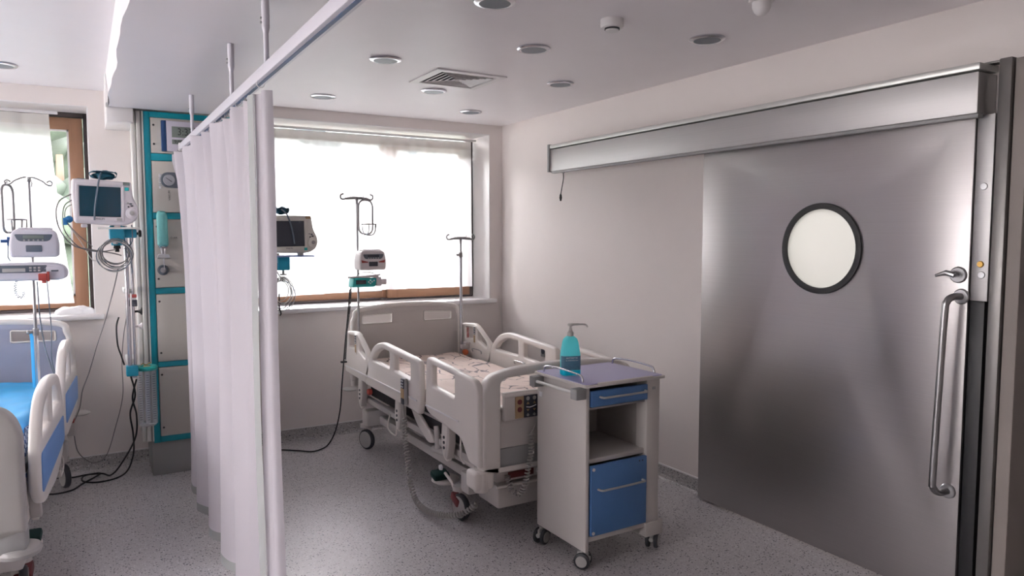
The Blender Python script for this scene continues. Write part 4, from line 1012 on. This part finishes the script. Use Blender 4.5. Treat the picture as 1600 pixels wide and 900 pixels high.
# ------------------------------------------------------------------ drip poles
def drip_pole(label, loc, z0, z1, head, rz=0.0, collar=None, group='drip poles'):
    r = thing('drip_pole', label, 'drip stand', loc, rz, group)
    b = B(); b.cyl((0, 0, z0), (0, 0, z0+(z1-z0)*(.62 if collar is None else collar)), .0125, seg=16); b.build('lower_tube', CHROME, r)
    b = B(); b.cyl((0, 0, z0+.02), (0, 0, z1), .0085, seg=14); b.build('upper_tube', STEELR, r)
    zc = z0+(z1-z0)*(.62 if collar is None else collar)
    b = B(); b.cyl((0, 0, zc-.02), (0, 0, zc+.02), .016); b.cyl((0, 0, zc), (-.03, -.01, zc), .008); b.ball((-.034, -.01, zc), .012); b.build('height_clamp', WIREM, r)
    if head == 'cast':
        b = B(); b.tube([(-.085, 0, z1-.012), (-.03, 0, z1-.006), (.03, 0, z1-.006), (.085, 0, z1-.012)], [.009, .012, .012, .009], 10); b.tube([(0, 0, z1-.05), (0, 0, z1)], [.009, .015], 10)
        for e in (-.05, .05): b.cyl((e, 0, z1-.01), (e, 0, z1+.018), .004, seg=8)
        h = b.build('hook_head', WIREM, r)
        for s_ in (-1, 1):
            b = B(); b.tube([(s_*(.08+.0), 0, z1-.012)]+[(s_*(.104+.022*math.cos(a)), 0, z1+.002+.020*math.sin(a)) for a in [PI*1.2+k*PI*1.35/10 for k in range(11)]], .007, 6)
            b.build('drip_hook', WIREM, h, ang=80)
    else:
        b = B(); b.lathe([(0, z1+.012), (.012, z1+.01), (.014, z1-.01), (.009, z1-.02)], (0, 0, 0), 14); h = b.build('hook_head', STEELR, r)
        for s_ in (-1, 1):
            b = B(); b.tube(smooth_path([(0, 0, z1), (s_*.02, 0, z1+.008), (s_*.065, 0, z1-.012), (s_*.085, .004, z1-.03), (s_*.105, .004, z1-.036), (s_*.112, 0, z1-.018), (s_*.10, -.004, z1-.01), (s_*.085, 0, z1-.02)], 5), .0045, 6); b.build('drip_hook', WIREM, h, ang=80)
        b = B(); b.tube([(0, 0, z1), (.01, -.06, z1), (.02, -.08, z1-.03), (.015, -.07, z1-.05)], .0035, 6)
        b.build('drip_hook', WIREM, h, ang=80)
    return r
p_mid = drip_pole('drip pole at the ivory bed head carrying two pumps and a wire holder', (1.77, 5.29, 0), .60, 1.885, 'cast', collar=.08)
p_right = drip_pole('bare chrome drip pole at the corner side of the ivory bed head', (2.632, 5.29, 0), .58, 1.585, 'cast', collar=.86)
p_left = drip_pole('drip pole on the left bed before the half-open window, with two pumps', (-.255, 4.95, 0), .62, 1.92, 'wire', collar=.33)
# orange ended connector and brown ribbed sleeve at the foot of the right pole
cn = thing('clamp_connector', 'white clamp with orange knob at the foot of the bare drip pole', 'clamp', (2.62, 5.20, .70))
b = B(); b.box((-.03, -.02, -.01), (.045, .03, .025), .008); b.box((-.01, -.03, .025), (.045, .02, .045), .006); b.build('clamp_body', PUMPP, cn)
b = B(); b.cyl((-.018, -.03, -.028), (-.022, -.06, -.03), .02, .024); b.build('orange_knob', ORANGE, cn)
b = B(); b.tube(coil([(.055, .05, .04), (.058, .06, .12), (.056, .06, .185)], .007, 95, 8), .0035, 5); b.build('ribbed_sleeve', REDM, cn, ang=80)

def bottle_holder(label, loc, rz=0.0, wide=.058, h=.255, slant=0.0):
    r = thing('bottle_holder', label, 'wire holder', loc, rz, 'wire bottle holders')
    b = B()
    out = fillet([(-wide, -h), (wide, -h), (wide, 0), (-wide, 0)], wide*.95, 8)
    b.tube([(p[0], 0, p[1]) for p in out], .0075, 6, closed=True); b.build('long_loop', WIREM, r, ang=80)
    b = B(); b.tube([(wide*math.cos(2*PI*k/20), -wide*.9+wide*.9*math.sin(2*PI*k/20), -h+.075) for k in range(20)], .0046, 6, closed=True); b.build('cradle_ring', WIREM, r, ang=80)
    b = B()
    for q in (-.45, .45):
        b.tube(smooth_path([(q*wide, -wide*1.7, -h+.075), (q*wide, -wide*1.6, -h+.02), (q*wide, -wide*.9, -h-.004), (q*wide, 0, -h)], 4), .0044, 6)
    b.tube(smooth_path([(-wide, -wide*.9, -h+.075), (-wide*.8, -wide*.9, -h+.01), (0, -wide*.9, -h-.008), (wide*.8, -wide*.9, -h+.01), (wide, -wide*.9, -h+.075)], 4), .0044, 6)
    b.build('cradle_wire', WIREM, r, ang=80)
    b = B(); b.tube(smooth_path([(0, 0, 0), (-.004, 0, .012), (.004, 0, .02), (.012, 0, .01)], 4), .003, 6); b.build('hanger_hook', WIREM, r, ang=80)
    return r
bottle_holder('wire bottle holder hanging from the pole at the ivory bed head', (1.835, 5.285, 1.865), .15)
bottle_holder('wire bottle holder hanging on the drip pole of the left bed', (-.36, 4.985, 1.885), 1.1, .05, .27)

# pumps
def text_(*a, **k): return text(*a, **k)
def volumetric(label, loc, rz, body, red, group):
    r = thing('infusion_pump', label, 'infusion pump', loc, rz, group)
    ol = fillet([(-.105, -.07), (.105, -.07), (.108, .0), (.095, .062), (.07, .075), (-.075, .075), (-.095, .06), (-.108, 0)], .02, 5)
    b = B(); b.plate(ol, [], .11, 'xz', 0, .014, 3); o = b.build('pump_body', body, r)
    b = B(); b.plate(fillet([(-.082, .048), (.085, .048), (.07, .012), (-.068, .012)], [.008, .008, .03, .03]), [], .01, 'xz', -.053, .002); k = b.build('key_strip', PADG, r)
    b = B(); b.box((-.045, -.0605, .026), (.045, -.057, .043), .001); b.build('display', LCDG if not red else SCREEND, k)
    b = B()
    for q in range(5): b.cyl((-.04+.02*q, -.0605, .018), (-.04+.02*q, -.057, .018), .0045, seg=8)
    b.build('pump_key', HUBG, k)
    b = B(); b.box((-.035, -.060, -.042), (.035, -.053, -.008), .004); b.build('door_window', SCREEND if red else PADG, r)
    if red:
        b = B()
        for s_ in (-1, 1): b.plate([(s_*.095, .005), (s_*.04, -.008), (s_*.045, -.014), (s_*.09, -.016)][::s_], [], .006, 'xz', -.0545, .001)
        b.build('red_flash', REDM, r)
    b = B(); b.box((-.07, -.03, .07), (.08, .04, .082), .006); b.build('top_cover', body, r)
    b = B(); b.box((-.02, .05, -.05), (.02, .10, .02), .006); b.cyl((-.02, .075, 0), (-.075, .07, 0), .008); b.build('pole_clamp', GREYP, r)
    return r
volumetric('white pink drip pump with red flashes on the ivory bed pole', (1.835, 5.20, 1.415), .10, PUMPP, True, 'infusion pumps')
u1 = volumetric('lilac white drip pump, upper one on the pole of the left bed', (-.235, 4.865, 1.555), -.05, PUMPW, False, 'infusion pumps')
u1.scale = (1.08, 1, 1.08)
b = B(); b.box((-.145, -.02, .005), (-.105, .02, .022), .003); b.box((-.118, -.02, -.01), (-.105, .02, .035), .003); b.build('clamp_lever', NAVY, u1)
b = B(); b.tube([(-.115, 0, 0), (-.118, 0, -.07), (-.108, 0, -.09)], .003, 6); b.build('side_tube', TUBEG, u1)
# syringe pump, left bed
sp1 = thing('syringe_pump', 'lilac white syringe pump with red clamp under the drip pump', 'syringe pump', (-.25, 4.86, 1.40), -.03, 'syringe pumps')
b = B(); b.plate(fillet([(-.165, -.05), (.12, -.05), (.165, -.035), (.17, .0), (.15, .035), (.10, .05), (-.165, .05)], .015, 5), [], .10, 'xz', 0, .012, 3); b.build('pump_body', PUMPW, sp1)
b = B(); b.box((-.155, -.056, -.005), (.07, -.049, .036), .004); k = b.build('key_strip', PADG, sp1)
b = B(); b.box((-.135, -.058, -.0), (-.03, -.055, .02), .001); b.build('display', HUBG, k)
b = B()
for i in range(3):
    for j in range(2): b.box((-.012+.02*i, -.058, .002+.015*j), (.0+.02*i, -.055, .012+.015*j), .001)
b.build('pump_key', HUBG, k)
b = B(); b.plate(fillet([(.02, -.045), (.155, -.045), (.155, .03), (.06, .03)], .02), [], .012, 'xz', -.05, .004); b.build('syringe_cover', PUMPW, sp1)
b = B(); b.box((.09, -.059, .0), (.125, -.055, .008), .001); b.build('cover_slot', PADG, sp1)
b = B(); b.box((.03, -.085, -.05), (.07, -.05, -.01), .004); b.box((.07, -.08, -.055), (.082, -.045, .0), .003); b.box((.045, -.07, -.065), (.065, -.05, -.045), .003); b.build('red_clamp', REDM, sp1)
b = B(); b.tube(coil(smooth_path([(-.075, -.02, -.05), (-.085, -.02, -.09), (-.075, -.02, -.135), (-.05, -.02, -.14), (-.045, -.02, -.11)], 4), .006, 80, 8), .0022, 5); b.build('coiled_lead', TUBEG, sp1, ang=80)
# syringe pump, right bed
sp2 = thing('syringe_pump', 'small turquoise syringe pump under the pump with red flashes', 'syringe pump', (1.80, 5.20, 1.255), .10, 'syringe pumps')
b = B(); b.plate(fillet([(-.125, -.035), (.06, -.035), (.07, .03), (-.115, .035)], .012), [], .09, 'xz', 0, .01); b.build('pump_body', TEALC, sp2)
b = B(); b.box((-.10, -.05, -.012), (-.02, -.044, .018), .002); b.build('display', SCREEND, sp2)
b = B()
for x, z_ in ((0, .003), (.014, .014), (.014, -.008), (.028, .003), (.044, .012)): b.cyl((x, -.05, z_), (x, -.044, z_), .0055, seg=10)
b.build('pump_key', PAPER, sp2)
b = B(); b.box((-.13, -.04, .035), (.09, .03, .046), .005); b.cyl((-.145, -.03, .04), (.10, -.03, .052), .005); b.ball((-.148, -.03, .04), .009); b.build('syringe_tray', PUMPP, sp2)
b = B(); b.tube(smooth_path([(-.09, -.03, .045), (-.06, -.03, .07), (0, -.03, .075), (.05, -.03, .065), (.08, -.03, .045)], 4), .003, 6); b.build('guard_wire', WIREM, sp2)
b = B(); b.box((.065, -.05, -.03), (.105, .02, .035), .006); b.cyl((.10, -.03, 0), (.145, -.03, .0), .02, .022); b.build('plunger_drive', PUMPP, sp2)
b = B(); b.box((-.05, .04, -.03), (-.01, .09, .03), .004); b.build('pole_clamp', GREYP, sp2)

# ------------------------------------------------------------------ patient monitors
def monitor(label, loc, rz, body, screen, loc_teal, group='patient monitors'):
    r = thing('patient_monitor', label, 'patient monitor', loc, rz, group)
    ol = fillet([(-.155, -.125), (.085, -.135), (.13, -.125), (.165, -.10), (.18, -.055), (.172, -.015), (.148, .03), (.138, .125), (-.165, .130), (-.168, .05)], [.02, .02, .02, .03, .03, .03, .03, .015, .015, .02], 5)
    b = B(); b.plate(ol, [], .10, 'xz', 0, .012, 3); b.build('monitor_case', body, r)
    b = B(); b.plate(fillet([(-.13, -.085), (.082, -.085), (.082, .09), (-.13, .09)], .004), [], .006, 'xz', -.0495, .001); b.build('screen', screen, r)
    b = B(); b.plate(fillet([(-.148, -.112), (.10, -.112), (.10, .107), (-.148, .107)], .01), [fillet([(-.134, -.089), (.086, -.089), (.086, .094), (-.134, .094)], .004)], .006, 'xz', -.052, .002); b.build('screen_bezel', body, r)
    b = B(); b.lathe([(0, .014), (.015, .014), (.02, .010), (.032, .008), (.034, 0)], (.14, -.05, -.06), 28, RX); k = b.build('rotary_knob', body, r)
    b = B(); b.lathe([(0, .017), (.013, .016), (.014, .012)], (.14, -.05, -.06), 20, RX); b.build('knob_centre', HUBG, k)
    for x, z_, w_, m_ in ((.118, .0, .011, HUBG), (.134, -.004, .012, PADG), (.140, -.016, .013, PADD), (.122, -.022, .008, PADD)):
        b = B(); b.box((x-w_*.6, -.056, z_-.004), (x+w_*.6, -.049, z_+.004), .003); b.build('menu_button', m_, r)
    b = B(); b.box((.094, -.054, .104), (.13, -.049, .122), .002); b.build('alarm_lamp', LCDG if body is MONW else TAN, r)
    tx, tz = loc_teal; b = B(); b.box((tx-.011, -.0565, tz-.010), (tx+.011, -.050, tz+.010), .002); b.build('teal_button', TEALC, r)
    if body is MONW:
        b = B(); b.box((.06, -.0562, -.108), (.088, -.0495, -.092), .001); b.build('grey_badge', HUBG, r)
        b = B(); b.box((-.14, -.03, .13), (-.09, .02, .134), .001); b.build('top_marking', PADG, r)
    text('brand_text', 'PHILIPS', .0145, (-.025, -.0553, -.099), r, PADD)
    b = B(); b.box((-.12, -.03, -.150), (-.09, .03, -.13), .004); b.box((.05, -.03, -.150), (.08, .03, -.13), .004); b.build('case_foot', body, r)
    return r
m1 = monitor('white patient monitor with blue screen beside the left window', (.115, 4.96, 1.795), .05, MONW, SCREENB, (.114, .082))
m1.rotation_euler = (0, math.radians(1.2), .05)
m2 = monitor('cream patient monitor half hidden by the curtain, before the right window', (1.245, 5.16, 1.61), .0, MONC, SCREEND, (.088, -.105))
m2.rotation_euler = (0, math.radians(-1.0), .04)
def cuff(label, loc, pts, w_, rz):
    r = thing('pressure_cuff', label, 'blood pressure cuff', loc, rz, 'folded blood pressure cuffs')
    b = B(); rings = []
    for i in range(25):
        u = i/24*2*PI; rings.append([(w_*math.cos(u)*(1+.08*math.sin(3*u)), -.035+.07*k/5+.004*math.sin(u*5), .03+.026*math.sin(u)*(1+.25*math.cos(u*2))+.006*math.sin(u*4+k)) for k in range(6)])
    b.ring_surface(rings, closed_u=False, cap=False)
    b.ball((0, 0, .026), .03, (w_/.034, 1.1, .75), 3)
    for v_ in b.bm.verts: v_.co += Vector(noise.noise_vector(v_.co*28))*.006
    b.build('cuff_cloth', CUFF, r, ang=80)
    b = B(); b.tube(smooth_path(pts, 6), .0052, 8); b.build('cuff_tube', TUBEG, r, ang=80)
    return r
cuff('dark teal pressure cuff folded on the monitor by the left window', (.115, 4.95, 1.925), [(-.01, -.02, .04), (-.02, -.06, .02), (-.035, -.075, -.06), (-.05, -.07, -.16), (-.055, -.062, -.235)], .07, 0)
cuff('dark teal pressure cuff folded on the monitor beside the curtain', (1.185, 5.16, 1.742), [(-.01, -.03, .035), (.01, -.07, .0), (.04, -.075, -.09), (.06, -.07, -.20)], .043, .2)

# monitor arm by the column
ar = thing('equipment_pole', 'pair of chrome equipment tubes with teal clamps beside the column', 'equipment pole', (.235, 5.08, 0))
b = B(); b.cyl((-.012, 0, .74), (-.012, 0, 1.66), .0125, seg=16); b.build('chrome_tube', CHROME, ar)
b = B(); b.cyl((.018, .01, .74), (.018, .01, 1.62), .0085, seg=12); b.build('chrome_tube', CHROME, ar)
b = B(); b.box((-.035, -.03, .725), (.032, .03, .79), .006); b.build('lower_clamp', TEALB, ar)
b = B(); b.box((-.10, -.10, 1.575), (-.02, .02, 1.66), .01); b.box((-.04, -.04, 1.585), (.05, .02, 1.64), .008); b.cyl((-.06, -.05, 1.54), (-.06, -.05, 1.60), .03, .038); o = b.build('upper_clamp', TEALB, ar)
b = B(); b.cyl((.04, -.02, 1.612), (.065, -.02, 1.612), .008); b.lathe([(0, .018), (.02, .016), (.023, .008), (.018, 0)], (.06, -.02, 1.612), 12, Matrix.Rotation(PI/2, 3, 'Y')); b.build('clamp_knob', BLACK, o)
b = B(); b.cyl((-.06, -.05, 1.50), (-.06, -.05, 1.545), .012); b.lathe([(0, .02), (.018, .02), (.02, 0)], (-.06, -.05, 1.52), 10); b.build('swivel_knob', BLACK, o)
b = B(); b.box((-.16, -.16, 1.638), (.06, .02, 1.650), .003); b.build('monitor_plate', ALUW, ar)
for z_, m_ in ((1.125, BLACK), (1.03, PUMPP)):
    b = B(); b.cyl((.02, .01, z_), (.048, .04, z_), .007); b.lathe([(.006, 0), (.012, .012), (.024, .022), (.024, .028), (0, .028)], (.04, .03, z_), 16, Matrix.Rotation(PI/2, 3, 'Y')); b.build('rail_knob', m_, ar)
b = B(); b.box((.01, -.02, 1.16), (.04, .02, 1.20), .004); b.build('tube_clip', PADD, ar)
b = B(); b.box((.012, -.02, 1.215), (.038, .01, 1.235), .003); b.build('red_clip', REDM, ar)
b = B(); b.box((-.03, .02, 1.24), (.03, .23, 1.27), .005); b.box((-.03, .02, .80), (.03, .23, .83), .005); b.build('support_arm', ALUW, ar)
# second arm behind the curtain edge
a2 = thing('monitor_arm', 'blue clamp and shelf carrying the cream monitor beside the curtain', 'monitor arm', (1.10, 5.22, 0))
b = B(); b.box((-.06, -.14, 1.452), (.29, .04, 1.462), .003); b.build('monitor_plate', TEALB if False else mat('pale_blue_plate', (.28, .36, .62), .4), a2)
b = B(); b.box((.05, -.10, 1.36), (.13, -.02, 1.452), .008); b.box((-.03, -.08, 1.36), (.06, -.03, 1.41), .006); b.box((-.05, -.09, 1.29), (.0, -.03, 1.44), .006); o = b.build('arm_clamp', TEALB, a2)
b = B(); b.cyl((.09, -.06, 1.33), (.09, -.06, 1.37), .008); b.lathe([(0, .012), (.024, .010), (.024, 0), (0, -.002)], (.09, -.06, 1.325), 14); b.build('clamp_knob', GREYP, o)
b = B(); b.box((-.10, -.08, 1.34), (-.045, .12, 1.40), .006); b.box((-.12, .08, 1.2), (-.06, .46, 1.5), .01); b.build('support_arm', ALUW, a2)

# cable bundles: loops of leads tied below each monitor
def bundle(label, loc, R0, n, seed, mats_, rx, extra):
    r = thing('lead_bundle', label, 'cables', loc, 0, 'looped monitor leads'); rd = random.Random(seed)
    for k in range(n):
        a = R0*rd.uniform(.72, 1.05); e = rd.uniform(.85, 1.15); cx_ = rd.uniform(-.012, .012); cz_ = -a+rd.uniform(-.006, .01); tl_ = rd.uniform(-.35, .35)
        pts = [(cx_+a*rx*math.cos(q), a*math.cos(q)*tl_+rd.uniform(-.004, .004)+.006*(k-n/2), cz_+a*e*math.sin(q)) for q in [2*PI*i/22 for i in range(22)]]
        b = B(); b.tube(pts, rd.choice((.0024, .0032)), 6, closed=True); b.build('lead_loop', mats_[k % len(mats_)], r, ang=80)
    for m_, rad, pts in extra:
        b = B(); b.tube(smooth_path(pts, 6), rad, 6); b.build('trailing_lead', m_, r, ang=80)
    b = B(); b.lathe([(.012, .012), (.014, 0), (.012, -.012)], (0, 0, -.004), 12); b.build('lead_tie', HUBG, r)
    return r
bundle('grey leads looped below the monitor by the left window', (.165, 4.965, 1.565), .088, 9, 3, [CABLEG, CABLEG, CABLEW, TUBEG], 1.0, [
    (CABLEG, .0038, [(-.215, -.01, .275), (-.275, -.02, .235), (-.295, -.02, .16), (-.28, -.02, .07), (-.22, -.01, -.02), (-.12, 0, -.05), (-.02, 0, -.07), (.03, 0, -.085)]),
    (CABLEG, .0032, [(-.215, -.01, .24), (-.25, -.02, .21), (-.262, -.02, .15), (-.255, -.02, .06), (-.19, -.01, -.03), (-.10, 0, -.06), (.0, 0, -.05)]),
    (CABLEG, .0028, [(-.215, -.01, .215), (-.245, -.02, .19), (-.25, -.02, .13), (-.20, -.02, .05), (-.12, 0, -.03)]),
    (CABLEW, .0028, [(-.245, -.02, .11), (-.18, 0, .0), (-.13, 0, -.10), (-.10, 0, -.115)]),
    (TUBEG, .003, [(.09, .02, .10), (.09, 0, .0), (.055, .0, -.05), (.06, 0, -.13)]),
    (TUBEG, .003, [(.045, .0, -.04), (.075, .0, -.10), (.085, 0, -.19)])])
o = thing('sensor_clip', 'small blue sensor clip on the leads left of the white monitor', 'sensor', (-.075, 4.94, 1.69))
b = B(); b.ball((.008, 0, .004), .021, (1, .5, 1)); b.box((-.022, -.008, -.03), (.0, .008, .012), .004); b.build('clip_body', mat('clip_blue', (.01, .13, .33), .4), o)
bundle('pale and grey leads looped beside the curtain edge', (1.165, 5.10, 1.30), .105, 9, 8, [CABLEW, CABLEG, CABLEW, TUBEG], .72, [
    (BLACK, .005, [(-.02, 0, -.10), (-.02, 0, -.19), (-.01, 0, -.235), (-.018, 0, -.25)]),
    (CABLEG, .004, [(0, 0, .0), (-.03, 0, .05), (-.05, .0, .08)])])

# long cables
def cable(name, label, pts, r, m, n=8):
    b = B(); b.tube(smooth_path(pts, n), r, 7); o = b.build(name, m, ang=80); tag(o, label, 'cable'); return o
F_ = .006
cable('power_cable', 'black power cable looping on the floor between bed and column, nearer one', [(.225, 5.08, .72), (.245, 5.09, .60), (.215, 5.12, .48), (.23, 5.2, .33), (.235, 5.35, .16), (.20, 5.42, .03), (.13, 5.36, F_), (.02, 5.33, F_), (-.06, 5.40, F_), (-.05, 5.50, .012), (.04, 5.50, .014), (.0, 5.42, .012), (-.06, 5.35, F_), (-.12, 5.24, F_), (-.22, 5.22, F_), (-.32, 5.30, F_)], .0055, BLACK)
cable('power_cable', 'black power cable crossing behind the looped one to the left bed', [(.255, 5.08, .70), (.23, 5.10, .58), (.25, 5.12, .46), (.24, 5.18, .30), (.16, 5.34, .10), (.10, 5.42, F_+.008), (.05, 5.47, .018), (-.04, 5.50, .016), (-.12, 5.52, F_), (-.25, 5.58, F_), (-.36, 5.6, F_)], .0055, BLACK)
cable('grey_cable', 'thin dark grey cable sagging from the monitor leads to the left bed', [(.175, 5.0, 1.40), (.155, 5.05, 1.30), (.10, 5.15, 1.08), (.05, 5.2, .92), (.0, 5.25, .74), (-.04, 5.3, .62), (-.06, 5.35, .5), (-.1, 5.35, .4)], .0035, CABLEG)
cable('pale_cable', 'thin pale cable hanging to the floor behind the equipment pole', [(.235, 5.12, 1.18), (.20, 5.2, .98), (.19, 5.4, .76), (.19, 5.5, .52), (.14, 5.6, .28), (.08, 5.6, .10), (.0, 5.58, .07), (-.08, 5.55, .16), (-.10, 5.5, .30)], .003, CABLEG)
cable('black_lead', 'short black lead bowed beside the equipment pole', [(.17, 5.05, 1.10), (.155, 5.05, 1.04), (.158, 5.05, .93), (.175, 5.05, .86), (.19, 5.06, .80)], .005, BLACK)
cable('pump_cable', 'dark cable falling from the syringe pump on the left pole', [(-.185, 4.84, 1.35), (-.18, 4.84, 1.22), (-.175, 4.85, 1.06), (-.18, 4.86, .9), (-.16, 4.88, .78)], .003, TUBEG)
cable('pump_cable', 'dark cable wound down beside the left drip pole', [(-.235, 4.92, 1.34), (-.23, 4.90, 1.15), (-.215, 4.88, 1.0), (-.20, 4.85, .92), (-.165, 4.8, .80), (-.15, 4.75, .72)], .0035, TUBEG)
o = thing('spiral_cable', 'black spiral cable hanging from the turquoise pump down to the floor', 'cable', (0, 0, 0))
b = B(); b.tube(coil([(1.70, 5.24, 1.22), (1.685, 5.24, 1.06), (1.66, 5.24, .88), (1.645, 5.24, .68)], .006, 85, 8), .003, 5); b.build('spiral_section', BLACK, o, ang=80)
b = B(); b.tube(smooth_path([(1.69, 5.24, 1.2), (1.675, 5.25, 1.02), (1.65, 5.25, .80), (1.635, 5.25, .64), (1.62, 5.25, .48), (1.61, 5.27, .30), (1.595, 5.35, .12), (1.55, 5.38, .02), (1.48, 5.32, .008), (1.40, 5.29, .008), (1.32, 5.36, .008), (1.22, 5.44, .008), (1.1, 5.5, .008)], 8), .005, 7); b.build('plain_section', BLACK, o, ang=80)
b = B(); b.box((1.615, 5.235, .655), (1.66, 5.265, .668), .004); b.build('cable_clip', BLACK, o)

# calibrated suction tubes under a turquoise ring
su = thing('suction_canister', 'clear graduated suction tubes under a turquoise ring on the column side', 'suction canister', (.315, 5.14, .40))
b = B(); b.lathe([(.030, .345), (.062, .345), (.068, .352), (.068, .366), (.060, .372), (.034, .370), (.030, .36)], (0, 0, 0), 36); b.build('ring_lid', TEALC, su)
b = B(); b.lathe([(0, .374), (.020, .374), (.023, .366), (.024, .352), (0, .35)], (.006, 0, 0), 20); o = b.build('brass_cap', mat('pale_brass', (.45, .38, .22), .4, metal=.4), su)
b = B(); b.tube([(.0, -.01, .378), (-.02, -.03, .392), (-.03, -.04, .385)], .003, 6); b.tube([(.0, -.01, .378), (.025, -.03, .395)], .003, 6); b.build('cap_lever', BRASS, o)
for k, (x, y) in enumerate(((-.038, -.01), (.002, -.035), (.040, -.01))):
    b = B(); b.lathe([(.0175, 0), (.0175, .346)], (x, y, 0), 20); b.build('graduated_tube', CLEARP, su)
    b = B()
    for q in range(20): b.box((x-.008, y-.0185, .03+q*.015), (x+.008, y-.0175, .033+q*.015))
    b.build('scale_mark', PADD, su, smooth=False)
b = B(); b.lathe([(0, -.012), (.048, -.012), (.054, -.004), (.054, .004), (.046, .008), (0, .008)], (0, -.005, 0), 32); b.build('bottom_dish', CLEARP, su)
b = B(); b.cyl((.008, .01, .02), (.008, .01, .345), .008, seg=10); b.build('blue_core', BLUEI, su)
b = B(); b.box((-.082, -.012, .30), (-.05, .02, .372), .006); b.cyl((-.066, 0, .37), (-.066, 0, .392), .012); b.build('side_bracket', PUMPW, su)
b = B(); b.box((-.02, .04, .30), (.03, .145, .335), .004); b.build('wall_arm', ALUW, su)
# blue strap behind the left drip pole
b = B(); b.ring_surface([[(-.028+.004*math.sin(k), 0, z_), (-.012, -.004, z_), (-.012, .004, z_), (-.028, .006, z_)] for k, z_ in enumerate([.70, .80, .88, .96, 1.02])]); o = b.build('blue_strap', BLUES, ang=60); o.location = (-.255, 4.95, 0.03); tag(o, 'narrow blue strap tied along the drip pole of the left bed', 'strap')
